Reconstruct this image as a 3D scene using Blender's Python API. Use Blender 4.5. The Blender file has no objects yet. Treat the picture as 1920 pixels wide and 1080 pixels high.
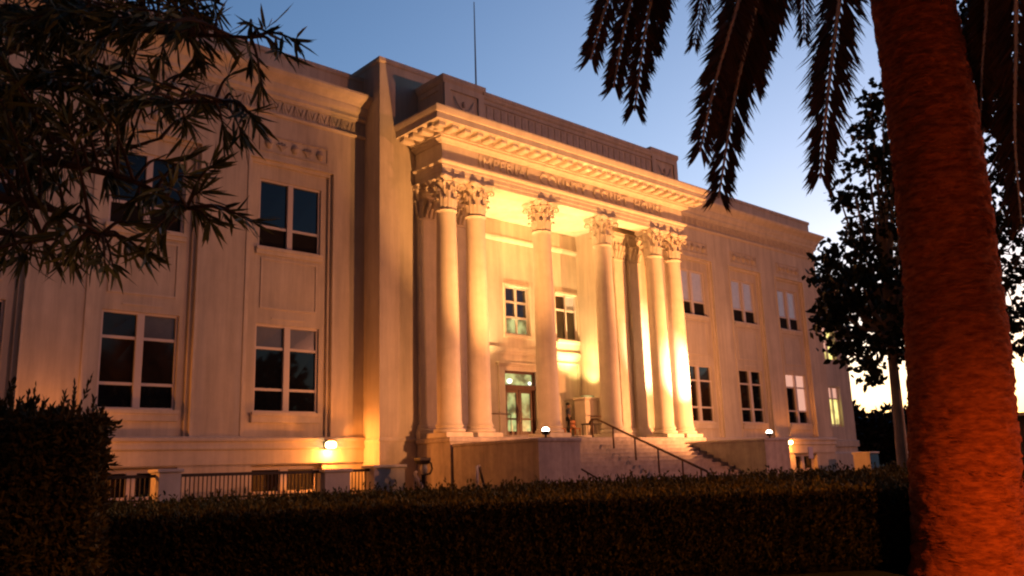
import bpy, math, random
import numpy as np
from mathutils import Vector, Matrix
S = 1.3                                   # one drawing unit = 1.3 m
RAD = math.radians
scene = bpy.context.scene
COL = scene.collection
# ------------------------------------------------------------------ camera
cam_d = bpy.data.cameras.new("camera"); cam = bpy.data.objects.new("camera", cam_d); COL.objects.link(cam)
R_ = Vector((0.74376216, -0.66770544, -0.03142124)); U_ = Vector((-0.11629692, -0.17554739, 0.97757769)); F_ = Vector((0.65824986, 0.7234311, 0.2082176))
CAM = Vector((-26.1216, -27.3890, -0.3949))
m = Matrix((R_, U_, -F_)).transposed().to_4x4(); m.translation = CAM * S
cam.matrix_world = m
cam_d.sensor_width = 36; cam_d.lens = 1601.34 * 36 / 1920
cam_d.clip_start = 0.05; cam_d.clip_end = 5000
scene.camera = cam
# ------------------------------------------------------------------ world
world = bpy.data.worlds.new("World"); scene.world = world; world.use_nodes = True
wn = world.node_tree; wn.nodes.clear()
sky = wn.nodes.new("ShaderNodeTexSky"); sky.sky_type = 'NISHITA'; sky.sun_disc = False
sky.sun_elevation = RAD(0.6); sky.sun_rotation = RAD(74); sky.altitude = 0; sky.air_density = 1.0; sky.dust_density = 0.6; sky.ozone_density = 2.2
bg = wn.nodes.new("ShaderNodeBackground"); bg.inputs[1].default_value = 0.15
wo = wn.nodes.new("ShaderNodeOutputWorld")
# dusk sky: Nishita, darker away from the sunset, with a pale afterglow around the place where the sun went down
wl = wn.links
tcw = wn.nodes.new("ShaderNodeTexCoord")
AZ = RAD(67)
dotn = wn.nodes.new("ShaderNodeVectorMath"); dotn.operation = 'DOT_PRODUCT'; dotn.inputs[1].default_value = (math.sin(AZ), math.cos(AZ), 0.02)
wl.new(tcw.outputs['Generated'], dotn.inputs[0])
def mnode(op, a, b):
    n = wn.nodes.new("ShaderNodeMath"); n.operation = op
    for i, q in enumerate((a, b)):
        if isinstance(q, (int, float)): n.inputs[i].default_value = q
        else: wl.new(q, n.inputs[i])
    return n.outputs[0]
dpos = mnode('MAXIMUM', dotn.outputs['Value'], 0.0)
fade = wn.nodes.new("ShaderNodeMapRange"); fade.interpolation_type = 'SMOOTHSTEP'
fade.inputs[1].default_value = -.5; fade.inputs[2].default_value = .72; fade.inputs[3].default_value = .07; fade.inputs[4].default_value = 1.0
wl.new(dotn.outputs['Value'], fade.inputs[0])
def mixn(bt, fac, a, b):
    n = wn.nodes.new("ShaderNodeMix"); n.data_type = 'RGBA'; n.blend_type = bt; n.inputs[0].default_value = fac
    for i, q in ((6, a), (7, b)):
        if isinstance(q, tuple): n.inputs[i].default_value = q
        else: wl.new(q, n.inputs[i])
    return n.outputs[2]
base_sky = mixn('MULTIPLY', 1.0, sky.outputs[0], (.80, .95, 1.14, 1))
vm = wn.nodes.new("ShaderNodeVectorMath"); vm.operation = 'SCALE'; wl.new(base_sky, vm.inputs[0]); wl.new(fade.outputs[0], vm.inputs[3])
g1 = mnode('MULTIPLY', mnode('POWER', dpos, 8.0), .37/4/.15)
g2 = mnode('MULTIPLY', mnode('POWER', dpos, 60.0), .60/4/.15)
vg = wn.nodes.new("ShaderNodeVectorMath"); vg.operation = 'SCALE'; vg.inputs[0].default_value = (.98, .99, 1.0); wl.new(g1, vg.inputs[3])
vg2 = wn.nodes.new("ShaderNodeVectorMath"); vg2.operation = 'SCALE'; vg2.inputs[0].default_value = (1.0, .72, .38); wl.new(g2, vg2.inputs[3])
va = wn.nodes.new("ShaderNodeVectorMath"); va.operation = 'ADD'; wl.new(vm.outputs[0], va.inputs[0]); wl.new(vg.outputs[0], va.inputs[1])
vb = wn.nodes.new("ShaderNodeVectorMath"); vb.operation = 'ADD'; wl.new(va.outputs[0], vb.inputs[0]); wl.new(vg2.outputs[0], vb.inputs[1])
wl.new(vb.outputs[0], bg.inputs[0]); wl.new(bg.outputs[0], wo.inputs[0])
# ------------------------------------------------------------------ exposure
scene.view_settings.view_transform = 'Standard'; scene.view_settings.look = 'None'
scene.view_settings.exposure = 2.0; scene.view_settings.gamma = 1.0
scene.cycles.filter_width = 2.2
scene.cycles.max_bounces = 6
try:
    scene.cycles.use_denoising = True
    scene.cycles.sample_clamp_indirect = 4
except Exception: pass

SODIUM = (1.0, 0.27, 0.035)
# lamp powers (W)
P = dict(sconce=235, flood=4700, wide=500, flood_r=7200, porch=1750, street_fill=9000, post=6200, up=200)

# ------------------------------------------------------------------ helpers
def tag(o, label=None, cat=None, group=None, kind=None):
    if label: o['label'] = label
    if cat: o['category'] = cat
    if group: o['group'] = group
    if kind: o['kind'] = kind
    return o
def thing(name, loc, label, cat, group=None, rz=0):
    o = bpy.data.objects.new(name, None); COL.objects.link(o)
    o.empty_display_size = 0.3
    o.location = Vector(loc) * S; o.rotation_euler = (0, 0, rz)
    return tag(o, label, cat, group)
ORIG = {}
class MB:
    def __init__(s): s.v = []; s.f = []; s.mi = []; s.cur = 0
    def add(s, vs, fs):
        b = len(s.v); s.v += [tuple(p) for p in vs]
        for f in fs: s.f.append(tuple(i + b for i in f)); s.mi.append(s.cur)
    def box(s, x0, x1, y0, y1, z0, z1):
        if x0 > x1: x0, x1 = x1, x0
        if y0 > y1: y0, y1 = y1, y0
        s.add([(x0,y0,z0),(x1,y0,z0),(x1,y1,z0),(x0,y1,z0),(x0,y0,z1),(x1,y0,z1),(x1,y1,z1),(x0,y1,z1)],
              [(0,3,2,1),(4,5,6,7),(0,1,5,4),(1,2,6,5),(2,3,7,6),(3,0,4,7)])
    def bevbox(s, x0, x1, y0, y1, z0, z1, b=.03):
        if x0 > x1: x0, x1 = x1, x0
        if y0 > y1: y0, y1 = y1, y0
        pr = []
        for z, i in ((z0, b), (z0+b, 0), (z1-b, 0), (z1, b)):
            pr.append([(x0+i,y0+i,z),(x1-i,y0+i,z),(x1-i,y1-i,z),(x0+i,y1-i,z)])
        s.rings(pr, True, True)
    def rings(s, rs, cap0=False, cap1=False, closed=True):
        n = len(rs[0]); vs = [p for r in rs for p in r]; fs = []
        for k in range(len(rs)-1):
            for i in range(n if closed else n-1):
                a = k*n+i; c = k*n+(i+1) % n
                fs.append((a, c, c+n, a+n))
        if cap0: fs.append(tuple(reversed(range(n))))
        if cap1: fs.append(tuple(range((len(rs)-1)*n, len(rs)*n)))
        s.add(vs, fs)
    def lathe(s, c, prof, n=32, cap=True):
        rs = [[(c[0]+r*math.cos(2*math.pi*i/n), c[1]+r*math.sin(2*math.pi*i/n), z) for i in range(n)] for r, z in prof]
        s.rings(rs, cap, cap)
    def tube(s, pts, r, n=8, cap=True):
        pts = [Vector(p) for p in pts]; rr = r if isinstance(r, (list, tuple)) else [r]*len(pts)
        rs = []; up = None
        for i, p in enumerate(pts):
            t = (pts[min(i+1, len(pts)-1)] - pts[max(i-1, 0)]).normalized()
            if up is None:
                up = Vector((0,0,1)) if abs(t.z) < .9 else Vector((1,0,0))
            a = t.cross(up).normalized(); b = a.cross(t).normalized(); up = b
            rs.append([p + (a*math.cos(2*math.pi*k/n) + b*math.sin(2*math.pi*k/n))*rr[i] for k in range(n)])
        s.rings(rs, cap, cap)
    def mould(s, path, prof):
        """sweep closed profile [(outward offset, z)] along plan path; outward = right of travel"""
        P_ = [Vector((a[0], a[1])) for a in path]; n = len(P_); rs = []
        for i, p in enumerate(P_):
            d1 = (P_[i]-P_[i-1]).normalized() if i > 0 else None
            d2 = (P_[i+1]-P_[i]).normalized() if i < n-1 else None
            if d1 is None: d1 = d2
            if d2 is None: d2 = d1
            n1 = Vector((d1.y, -d1.x)); n2 = Vector((d2.y, -d2.x))
            mt = (n1+n2); mt = mt / max(1e-6, mt.dot(n1)) if mt.length > 1e-6 else n1
            rs.append([(p.x+mt.x*o, p.y+mt.y*o, z) for o, z in prof])
        s.rings(rs, True, True)
    def build(s, name, mat, parent=None, smooth=False, loc=None, auto=None):
        me = bpy.data.meshes.new(name)
        v = np.array(s.v, dtype=np.float64) * S
        org = ORIG.get(parent.name, Vector((0,0,0))) if parent is not None else Vector((0,0,0))
        if parent is None and loc is not None: org = Vector(loc)*S
        v -= np.array(org)
        me.from_pydata(v.tolist(), [], s.f)
        mats = mat if isinstance(mat, (list, tuple)) else [mat]
        for q in mats: me.materials.append(q)
        if len(mats) > 1: me.polygons.foreach_set('material_index', s.mi)
        me.update()
        import bmesh
        if len(s.v) < 60000:
            bm = bmesh.new(); bm.from_mesh(me); bmesh.ops.recalc_face_normals(bm, faces=bm.faces); bm.to_mesh(me); bm.free()
        o = bpy.data.objects.new(name, me); COL.objects.link(o)
        if smooth:
            me.polygons.foreach_set('use_smooth', [True]*len(me.polygons))
            if auto:
                try: me.set_sharp_from_angle(angle=RAD(auto))
                except Exception: pass
        if parent is not None:
            o.parent = parent
            ORIG[o.name] = org
        elif loc is not None:
            o.location = org
        return o
def regthing(o): ORIG[o.name] = Vector(o.location); return o
def T(name, loc, label, cat, group=None):
    return regthing(thing(name, loc, label, cat, group))
def copy_tree(o, parent=None):
    c = o.copy(); COL.objects.link(c); c.parent = parent
    for ch in o.children: copy_tree(ch, c)
    return c

# ------------------------------------------------------------------ materials
def M(name, col, rough=.7, var=0.0, vscale=3.0, col2=None, bump=0.0, bscale=30.0, spec=.4, metal=0.0, emit=None, estr=0.0, stretch=(1,1,1)):
    m = bpy.data.materials.new(name); m.use_nodes = True; nt = m.node_tree; b = nt.nodes['Principled BSDF']
    b.inputs['Base Color'].default_value = (*col, 1); b.inputs['Roughness'].default_value = rough
    b.inputs['Metallic'].default_value = metal
    b.inputs['Specular IOR Level'].default_value = spec
    tc = nt.nodes.new('ShaderNodeTexCoord'); mp = nt.nodes.new('ShaderNodeMapping'); mp.inputs['Scale'].default_value = stretch
    nt.links.new(tc.outputs['Object'], mp.inputs[0])
    if var > 0 or col2:
        c2 = col2 or tuple(c*(1-var) for c in col)
        n = nt.nodes.new('ShaderNodeTexNoise'); n.inputs['Scale'].default_value = vscale; n.inputs['Detail'].default_value = 8; n.inputs['Roughness'].default_value = .65
        nt.links.new(mp.outputs[0], n.inputs['Vector'])
        r = nt.nodes.new('ShaderNodeValToRGB'); r.color_ramp.elements[0].position = .36; r.color_ramp.elements[1].position = .66
        r.color_ramp.elements[0].color = (*c2, 1); r.color_ramp.elements[1].color = (*col, 1)
        nt.links.new(n.outputs[0], r.inputs[0]); nt.links.new(r.outputs[0], b.inputs['Base Color'])
    if bump > 0:
        n2 = nt.nodes.new('ShaderNodeTexNoise'); n2.inputs['Scale'].default_value = bscale; n2.inputs['Detail'].default_value = 5
        nt.links.new(mp.outputs[0], n2.inputs['Vector'])
        bp = nt.nodes.new('ShaderNodeBump'); bp.inputs['Strength'].default_value = bump; bp.inputs['Distance'].default_value = .03
        nt.links.new(n2.outputs[0], bp.inputs['Height']); nt.links.new(bp.outputs[0], b.inputs['Normal'])
    if emit:
        b.inputs['Emission Color'].default_value = (*emit, 1); b.inputs['Emission Strength'].default_value = estr
    return m
def leafmat(name, c1, c2, rough=.55, trans=.15):
    m = bpy.data.materials.new(name); m.use_nodes = True; nt = m.node_tree; b = nt.nodes['Principled BSDF']
    g = nt.nodes.new('ShaderNodeNewGeometry'); r = nt.nodes.new('ShaderNodeValToRGB')
    r.color_ramp.elements[0].color = (*c1, 1); r.color_ramp.elements[1].color = (*c2, 1)
    nt.links.new(g.outputs['Random Per Island'], r.inputs[0]); nt.links.new(r.outputs[0], b.inputs['Base Color'])
    b.inputs['Roughness'].default_value = rough; b.inputs['Specular IOR Level'].default_value = .25
    return m
stone = M('painted_stucco', (.68,.61,.52), .85, var=.16, vscale=.5, bump=.12, bscale=9)
stone2 = M('cast_stone', (.70,.63,.54), .8, var=.14, vscale=1.4, bump=.12, bscale=14)
stone_d = M('stair_granite', (.50,.43,.40), .75, var=.22, vscale=2.5, bump=.1, bscale=25)
ornament = M('relief_stone', (.58,.51,.44), .85, var=.25, vscale=4, bump=.5, bscale=7)
def streaks(m, amt=.22):
    nt = m.node_tree; b = nt.nodes['Principled BSDF']; src = b.inputs['Base Color'].links[0].from_socket
    tc = nt.nodes.new('ShaderNodeTexCoord'); mp = nt.nodes.new('ShaderNodeMapping'); mp.inputs['Scale'].default_value = (2.2, 2.2, .16)
    n = nt.nodes.new('ShaderNodeTexNoise'); n.inputs['Scale'].default_value = 1.0; n.inputs['Detail'].default_value = 7; n.inputs['Roughness'].default_value = .7
    r = nt.nodes.new('ShaderNodeMapRange'); r.inputs[1].default_value = .35; r.inputs[2].default_value = .62; r.inputs[3].default_value = 1-amt; r.inputs[4].default_value = 1.0
    v = nt.nodes.new('ShaderNodeVectorMath'); v.operation = 'SCALE'
    nt.links.new(tc.outputs['Object'], mp.inputs[0]); nt.links.new(mp.outputs[0], n.inputs['Vector']); nt.links.new(n.outputs[0], r.inputs[0])
    nt.links.new(src, v.inputs[0]); nt.links.new(r.outputs[0], v.inputs[3]); nt.links.new(v.outputs[0], b.inputs['Base Color'])
streaks(stone, .24); streaks(stone2, .16); streaks(stone_d, .3)
frame_m = M('white_window_frame', (.62,.56,.55), .5)
glass_m = M('dark_window_glass', (.006,.007,.010), .03, spec=.7)
glass_m.node_tree.nodes['Principled BSDF'].inputs['IOR'].default_value = 1.55
pale_pane_m = M('pale_lilac_pane', (.55,.58,.72), .12, var=.15, vscale=3, spec=.8)  # even pale lilac panes, slightly glossy
blind_d = M('glass_over_grey_blind', (.13,.125,.14), .12, var=.15, vscale=3, spec=.8)
matte_pane_m = M('dark_matte_pane', (.016,.014,.014), .85, var=.3, vscale=5, spec=.15)  # rough near-black panes for the lower sashes
brown_pane = M('glass_over_brown_room', (.030,.016,.008), .06, col2=(.012,.008,.006), vscale=1.2, spec=.8)
lit_m = M('lit_room_glass', (.1,.09,.05), .2, emit=(1.0,.80,.25), estr=.42)
lit_pink = M('lit_pink_blind', (.1,.08,.07), .3, emit=(1.0,.50,.36), estr=.2)
lit_green = M('lit_fluorescent_room', (.1,.1,.06), .25, emit=(.70,.78,.30), estr=.19)
def patchy(m, sc, lo):
    nt = m.node_tree; b = nt.nodes['Principled BSDF']
    n = nt.nodes.new('ShaderNodeTexNoise'); n.inputs['Scale'].default_value = sc; n.inputs['Detail'].default_value = 3
    tc = nt.nodes.new('ShaderNodeTexCoord'); nt.links.new(tc.outputs['Object'], n.inputs['Vector'])
    r = nt.nodes.new('ShaderNodeMapRange'); r.inputs[1].default_value = .38; r.inputs[2].default_value = .62
    s0 = b.inputs['Emission Strength'].default_value
    r.inputs[3].default_value = lo*s0; r.inputs[4].default_value = s0
    nt.links.new(n.outputs[0], r.inputs[0]); nt.links.new(r.outputs[0], b.inputs['Emission Strength'])
patchy(lit_green, 1.6, .15); patchy(lit_m, 1.3, .35)
white_lit = M('white_lit_lamp', (.8,.8,.8), .3, emit=(.95,1.0,.85), estr=.6)
wood_m = M('red_brown_door_wood', (.09,.022,.008), .45, var=.4, vscale=6, stretch=(4,4,1))
iron_m = M('dark_iron', (.03,.022,.018), .5, metal=.3)
rail_m = M('bronze_handrail', (.10,.05,.025), .4, metal=.6)
lampglow = M('glowing_lens', (1,1,1), .4, emit=(1.0,.62,.25), estr=6)
floodglow = M('glowing_flood_lens', (1,1,1), .4, emit=(1.0,.82,.62), estr=5)
trunk_m = M('palm_bark', (.42,.10,.022), .95, col2=(.17,.034,.008), vscale=5.5, bump=.9, bscale=11, stretch=(1,1,3.2), spec=.1)
bark_m = M('tree_bark', (.52,.42,.34), .9, var=.4, vscale=6, bump=.4, bscale=20, stretch=(1,1,.3))
twig_m = M('twig_bark', (.030,.018,.010), .9, var=.3, vscale=9)
leaf_near = leafmat('narrow_leaf_green', (.016,.028,.010), (.060,.080,.022))
leaf_tree = leafmat('broad_leaf_green', (.012,.020,.008), (.035,.045,.014))
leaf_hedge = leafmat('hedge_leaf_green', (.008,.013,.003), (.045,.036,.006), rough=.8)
leaf_top = leafmat('hedge_leaf_lamplit', (.030,.040,.008), (.17,.13,.020), rough=.8)  # lighter copy of the hedge leaf, lamp light put into its colour
leaf_palm = leafmat('palm_leaflet_green', (.030,.020,.008), (.085,.040,.012))
rachis_m = M('palm_rachis', (.42,.38,.38), .5, spec=.5)
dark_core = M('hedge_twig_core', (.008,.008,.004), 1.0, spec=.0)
far_leaf = leafmat('distant_foliage', (.006,.008,.006), (.016,.014,.010))
pave_m = M('concrete_paving', (.34,.28,.23), .9, var=.25, vscale=1.2, bump=.2, bscale=20)
asphalt_m = M('asphalt', (.05,.05,.05), .9, var=.3, vscale=2, bump=.2, bscale=40)
lawn_m = M('lawn_soil', (.035,.045,.015), 1.0, var=.5, vscale=2.0, bump=.4, bscale=30, spec=.1)
grass_m = leafmat('grass_blade', (.03,.045,.01), (.09,.09,.02))
lit_rail_m = M('lamplit_rail', (.55,.48,.42), .45)  # paler than the bronze rails, the tone stands in for lamp light
steel_m = M('galvanised_mast', (.25,.25,.28), .5, metal=.5)

# ------------------------------------------------------------------ ground
GZ = -1.5
def plane(name, x0, x1, y0, y1, z, mat, kind='structure'):
    b = MB(); b.add([(x0,y0,z),(x1,y0,z),(x1,y1,z),(x0,y1,z)], [(0,1,2,3)])
    o = b.build(name, mat); o['kind'] = kind; return o
plane('ground', -900, 900, -900, 900, GZ-.012, lawn_m)
plane('courtyard_path', -16, 12, -20, -8.3, GZ-.005, pave_m)
b = MB(); b.add([(-15.1,-26.5,GZ+.0),(-24.2,-21.1,GZ+.0),(-30,-26,GZ),(-22,-33,GZ)], [(0,1,2,3)]); o = b.build('pavement', pave_m); o['kind'] = 'structure'
plane('road', -300, 300, -60, -42, GZ-.006, asphalt_m)

# ------------------------------------------------------------------ courthouse
CH = T('courthouse', (0,0,GZ), 'long cream stucco courthouse with a columned portico, lit up at dusk', 'courthouse')
W = [(10.81,13.24),(15.85,18.21),(20.80,23.11)]
UT, UB, LT, LB = 10.05, 7.53, 4.80, 1.77
WY = -.32      # wing front face
def tile(b, x0, x1, z0, z1, y0, y1, holes):
    xs = sorted({x0, x1, *[h[0] for h in holes], *[h[1] for h in holes]}); xs = [x for x in xs if x0 <= x <= x1]
    for i in range(len(xs)-1):
        a, c = xs[i], xs[i+1]; mid = (a+c)/2
        cut = sorted([(h[2], h[3]) for h in holes if h[0] < mid < h[1]])
        z = z0
        for (p, q) in cut:
            if p > z: b.box(a, c, y0, y1, z, p)
            z = max(z, q)
        if z < z1: b.box(a, c, y0, y1, z, z1)
def seg(s, a, c): return (a, c) if s > 0 else (-c, -a)

def window(parent, x0, x1, z0, z1, yg, rails, mull, pane_mats, muntins=False, fw=.09, name='window'):
    """frame part with glass sub-part. rails = fractions from the bottom; pane_mats[col][row]"""
    f = MB(); g = MB()
    y0, y1 = yg-.08, yg+.03
    f.box(x0, x0+fw, y0, y1, z0, z1); f.box(x1-fw, x1, y0, y1, z0, z1)
    f.box(x0+fw, x1-fw, y0, y1, z1-fw, z1); f.box(x0+fw, x1-fw, y0, y1, z0, z0+fw)
    cols = []
    if mull > 0:
        xm = (x0+x1)/2; f.box(xm-mull/2, xm+mull/2, y0-.03, y1, z0+fw, z1-fw)
        cols = [(x0+fw, xm-mull/2), (xm+mull/2, x1-fw)]
    else: cols = [(x0+fw, x1-fw)]
    zs = [z0+fw] + [z0+(z1-z0)*r for r in rails] + [z1-fw]
    mats = []
    for ci, (a, c) in enumerate(cols):
        for ri in range(len(zs)-1):
            lo, hi = zs[ri], zs[ri+1]
            if ri > 0: f.box(a, c, y0+.02, y1-.01, lo-.045, lo+.045)
            pm = pane_mats[ci % len(pane_mats)][ri % len(pane_mats[0])]
            if pm not in mats: mats.append(pm)
            g.cur = mats.index(pm)
            jy = random.uniform(-.004, .004)
            g.add([(a,yg+jy,lo),(c,yg-jy,lo),(c,yg+jy,hi),(a,yg-jy,hi)], [(0,1,2,3)])
            if muntins:
                xm = (a+c)/2; f.box(xm-.02, xm+.02, y0+.03, y1-.02, lo+.045, hi-.045)
                zm = (lo+hi)/2; f.box(a, c, y0+.035, y1-.02, zm-.02, zm+.02)
    fo = f.build(name, frame_m, parent)
    g.build('glass', mats, fo)
    return fo
random.seed(4)
BD = blind_d; SC = matte_pane_m
G, B_, L_, PK, GR, BR = glass_m, pale_pane_m, lit_m, lit_pink, lit_green, brown_pane
PAN = {(-1,0,'u'): [[SC,G],[SC,G]], (-1,0,'l'): [[G,G,BD],[G,G,BD]],
       (-1,1,'u'): [[SC,G],[SC,G]], (-1,1,'l'): [[G,BR,BR],[G,BR,BD]],
       (-1,2,'u'): [[G,G],[G,G]], (-1,2,'l'): [[G,G,G],[G,G,G]],
       (1,0,'u'): [[SC,B_],[SC,B_]], (1,0,'l'): [[BR,BR,BR],[BR,BR,BR]],
       (1,1,'u'): [[SC,B_],[SC,B_]], (1,1,'l'): [[G,BR,BR],[G,G,G]],
       (1,2,'u'): [[SC,B_],[SC,B_]], (1,2,'l'): [[G,G,PK],[G,PK,PK]]}
for s in (-1, 1):
    A = MB(); Bm = MB(); tr = MB()
    recs = []; wins = []
    for (i, o) in W:
        recs.append((*seg(s, i-.40, o+.47), .87, 10.72))
        wins.append((*seg(s, i, o), UB, UT)); wins.append((*seg(s, i, o), LB, LT))
    bx = [(*seg(s, i-.1, o+.1), -1.0, .02) for (i, o) in W]
    x0, x1 = seg(s, 9.05, 25.5)
    tile(A, x0, x1, .87, 12.45, WY, -.125, recs)
    tile(A, x0, x1, GZ, .87, WY, .5, bx)
    A.box(x0, x1, WY, -.125, 12.45, 14.0)
    A.box(*seg(s, 25.38, 25.5), -.125, 12, .87, 14.0)      # far end return
    A.box(x0, x1, 2.0, 12, 13.5, 13.9)                  # roof
    A.build('wing_wall', stone, CH)
    tile(Bm, *seg(s, 9.05, 25.38), .87, 12.45, -.12, .25, wins)
    Bm.build('recessed_wall', stone, CH)
    for wi, (i, o) in enumerate(W):
        # stepped frame inside the bay
        a, c = seg(s, i-.40, o+.47)
        tr.box(a, a+.13, -.22, -.125, .87, 10.72); tr.box(c-.13, c, -.22, -.125, .87, 10.72); tr.box(a+.13, c-.13, -.22, -.125, 10.59, 10.72)
        # thin outer fillet proud of the wall
        tr.box(a-.07, a, WY-.03, WY, .95, 10.79); tr.box(c, c+.07, WY-.03, WY, .95, 10.79); tr.box(a, c, WY-.03, WY, 10.72, 10.79)
        # spandrel frame
        a2, c2 = seg(s, i+.12, o-.12)
        for (p, q, z0, z1) in ((a2, a2+.06, 5.35, 7.15), (c2-.06, c2, 5.35, 7.15), (a2+.06, c2-.06, 5.35, 5.41), (a2+.06, c2-.06, 7.09, 7.15)):
            tr.box(p, q, -.15, -.12, z0, z1)
        tr.box(a2+.45, c2-.45, -.145, -.12, 5.0, 5.05)
        # sills
        a3, c3 = seg(s, i-.08, o+.08)
        tr.box(a3, c3, -.24, .06, UB-.12, UB-.002); tr.box(a3, c3, -.19, -.121, UB-.26, UB-.12)
        tr.box(a3, c3, -.26, .06, LB-.12, LB-.002); tr.box(a3, c3, -.21, -.121, LB-.34, LB-.12)
        # basement opening lintel
        window(CH, *seg(s, i, o), UB, UT, 0.03, [.31], .20, PAN[(s,wi,'u')], fw=.07)
        window(CH, *seg(s, i, o), LB, LT, 0.03, [.26,.73], .22, PAN[(s,wi,'l')], fw=.07)
        window(CH, *seg(s, i-.1, o+.1), -1.0, .02, 0.05, [], .30, [[BR],[G]], fw=.16, name='basement_window')
        # relief panel over the window
        pn = MB(); a4, c4 = seg(s, i-.16, o+.16)
        for (p, q, z0, z1) in ((a4, a4+.06, 11.0, 11.66), (c4-.06, c4, 11.0, 11.66), (a4+.06, c4-.06, 11.0, 11.06), (a4+.06, c4-.06, 11.60, 11.66)):
            pn.box(p, q, WY-.035, WY, z0, z1)
        n = 5
        for k in range(n):
            xc = a4+.35+(c4-a4-.7)*k/(n-1)
            pn.lathe((xc, WY-.002), [(.0, 11.12), (.09, 11.16), (.16, 11.3), (.12, 11.42), (.05, 11.5), (0, 11.53)], 10, False) if k % 2 == 0 else None
            if k % 2:
                for q in range(5):
                    an = -.9+q*.45
                    pn.tube([(xc, WY-.02, 11.15), (xc+.18*math.sin(an), WY-.05, 11.33), (xc+.24*math.sin(an)*1.2, WY-.02, 11.15+.34*math.cos(an))], [.02,.035,.012], 6)
        pn.build('relief_panel', ornament, CH)
    tr.build('bay_trim', stone2, CH)
# water table, base mouldings (wrap wing and tower)
for s in (-1, 1):
    xs = [(-25.5, 3), (-25.5, WY), (-9.05, WY)] if s < 0 else [(9.05, WY), (25.5, WY), (25.5, 3)]
    wt = MB()
    wt.mould(xs, [(-.1,.80), (.17,.80), (.17,.90), (.10,.95), (-.1,.96)])
    wt.mould(xs, [(-.1,.52), (.09,.52), (.12,.56), (.12,.60), (.06,.80), (-.1,.80)])
    wt.mould(xs, [(-.1,.06), (.05,.06), (.05,.52), (-.1,.52)])
    wt.build('water_table', stone2, CH)
    co = MB()
    co.mould(xs, [(-.1,12.42), (.06,12.42), (.10,12.50), (.03,12.56), (-.1,12.56)])
    co.mould(xs, [(-.1,13.06), (.06,13.06), (.08,13.12), (.14,13.18), (.14,13.30), (.22,13.42), (.26,13.55), (.26,13.62), (.36,13.74), (.50,13.86), (.58,13.98), (.58,14.06), (.30,14.12), (-.1,14.14)])
    co.build('wing_cornice', stone2, CH)
    pa = MB()
    pa.mould(xs, [(-.9,13.95), (-.12,13.95), (-.12,14.85), (-.06,14.90), (-.06,15.06), (-.9,15.06)])
    pa.build('parapet', stone, CH)
    fr = MB()       # frieze with palmette relief
    x = 9.6
    while x < 25.2:
        xc = s*x
        fr.tube([(xc-.12, WY, 12.62), (xc, WY-.015, 12.98), (xc+.12, WY, 12.62)], [.02,.035,.02], 6)
        fr.box(xc-.03, xc+.03, WY-.03, WY, 12.6, 12.95)
        fr.tube([(xc+.14, WY-.005, 12.95), (xc+.24, WY-.015, 12.68), (xc+.34, WY-.005, 12.95)], .026, 6)
        x += .49
    fr.build('frieze_relief', ornament, CH)
# end blocks, set back
for s in (-1, 1):
    e = MB()
    xa, xb = seg(s, 25.5, 32.6)
    wi = [(*seg(s, 29.35, 31.0), 1.8, 4.55), (*seg(s, 29.35, 31.0), 6.4, 8.9)]
    tile(e, xa, xb, .9, 12.2, 1.7, 2.1, wi); e.box(xa, xb, 2.1, 12, 11.8, 12.1)
    e.box(*seg(s, 32.5, 32.6), 2.1, 12, .9, 12.1); e.box(xa, xb, 1.7, 2.1, GZ, .9)
    pth = [(-32.6, 12), (-32.6, 1.7), (-25.5, 1.7)] if s < 0 else [(25.5, 1.7), (32.6, 1.7), (32.6, 12)]
    e.mould(pth, [(-.1,.45), (.12,.45), (.12,.85), (-.1,.92)])
    e.mould(pth, [(-.1,-1.4), (.22,-1.4), (.22,.0), (.12,.1), (-.1,.1)])
    e.mould(pth, [(-.1,11.5), (.1,11.5), (.3,11.9), (.3,12.2), (-.1,12.25)])
    e.build('end_block_wall', stone, CH)
    if s > 0:
        window(CH, *wi[0][:2], 1.8, 4.55, 2.0, [.05,.70], .12, [[L_,L_,PK],[L_,L_,PK]], fw=.08)
        window(CH, *wi[1][:2], 6.4, 8.9, 2.0, [.25,.62], .12, [[L_,PK,PK],[L_,L_,L_]], fw=.08)
    else:
        window(CH, *wi[0][:2], 1.8, 4.55, 2.0, [.3], .1, [[G],[G]]); window(CH, *wi[1][:2], 6.4, 8.9, 2.0, [.3], .1, [[G],[G]])
# central block
TY = -1.39
c = MB()
for s in (-1, 1):
    c.box(*seg(s, 7.45, 9.05), TY, 1.3, GZ, 15.35)
c.box(-7.45, 7.45, TY, 1.3, 12.8, 15.35)
c.box(-9.05, 9.05, 1.3, 14, 14.6, 15.0)
c.box(-9.05, -8.9, 1.3, 14, 13.2, 15.35); c.box(8.9, 9.05, 1.3, 14, 13.2, 15.35)
c.build('central_block_wall', stone, CH)
c = MB()
c.mould([(-9.05, 14), (-9.05, TY), (9.05, TY), (9.05, 14)], [(-.5,15.35), (.03,15.35), (.06,15.42), (.06,15.55), (-.5,15.55)])
c.build('coping', stone2, CH)
for s in (-1, 1):
    c = MB()
    pth = [(-9.05, WY-.2), (-9.05, TY), (-7.5, TY)] if s < 0 else [(7.5, TY), (9.05, TY), (9.05, WY-.2)]
    c.mould(pth, [(-.1,.74), (.05,.74), (.07,.80), (.02,.88), (-.1,.88)])
    c.build('block_base_moulding', stone2, CH)
# back wall of the porch
BY = 1.0
c = MB()
doorw = (-.95,.95, .3, 3.95)
tile(c, -7.45, 7.45, .3, 12.8, BY, 1.3, [doorw, (-.76,.76,5.62,7.86), (2.50,4.0,5.62,7.86), (-4.0,-2.50,5.62,7.86)])
c.build('porch_back_wall', stone, CH)
c = MB()
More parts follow.
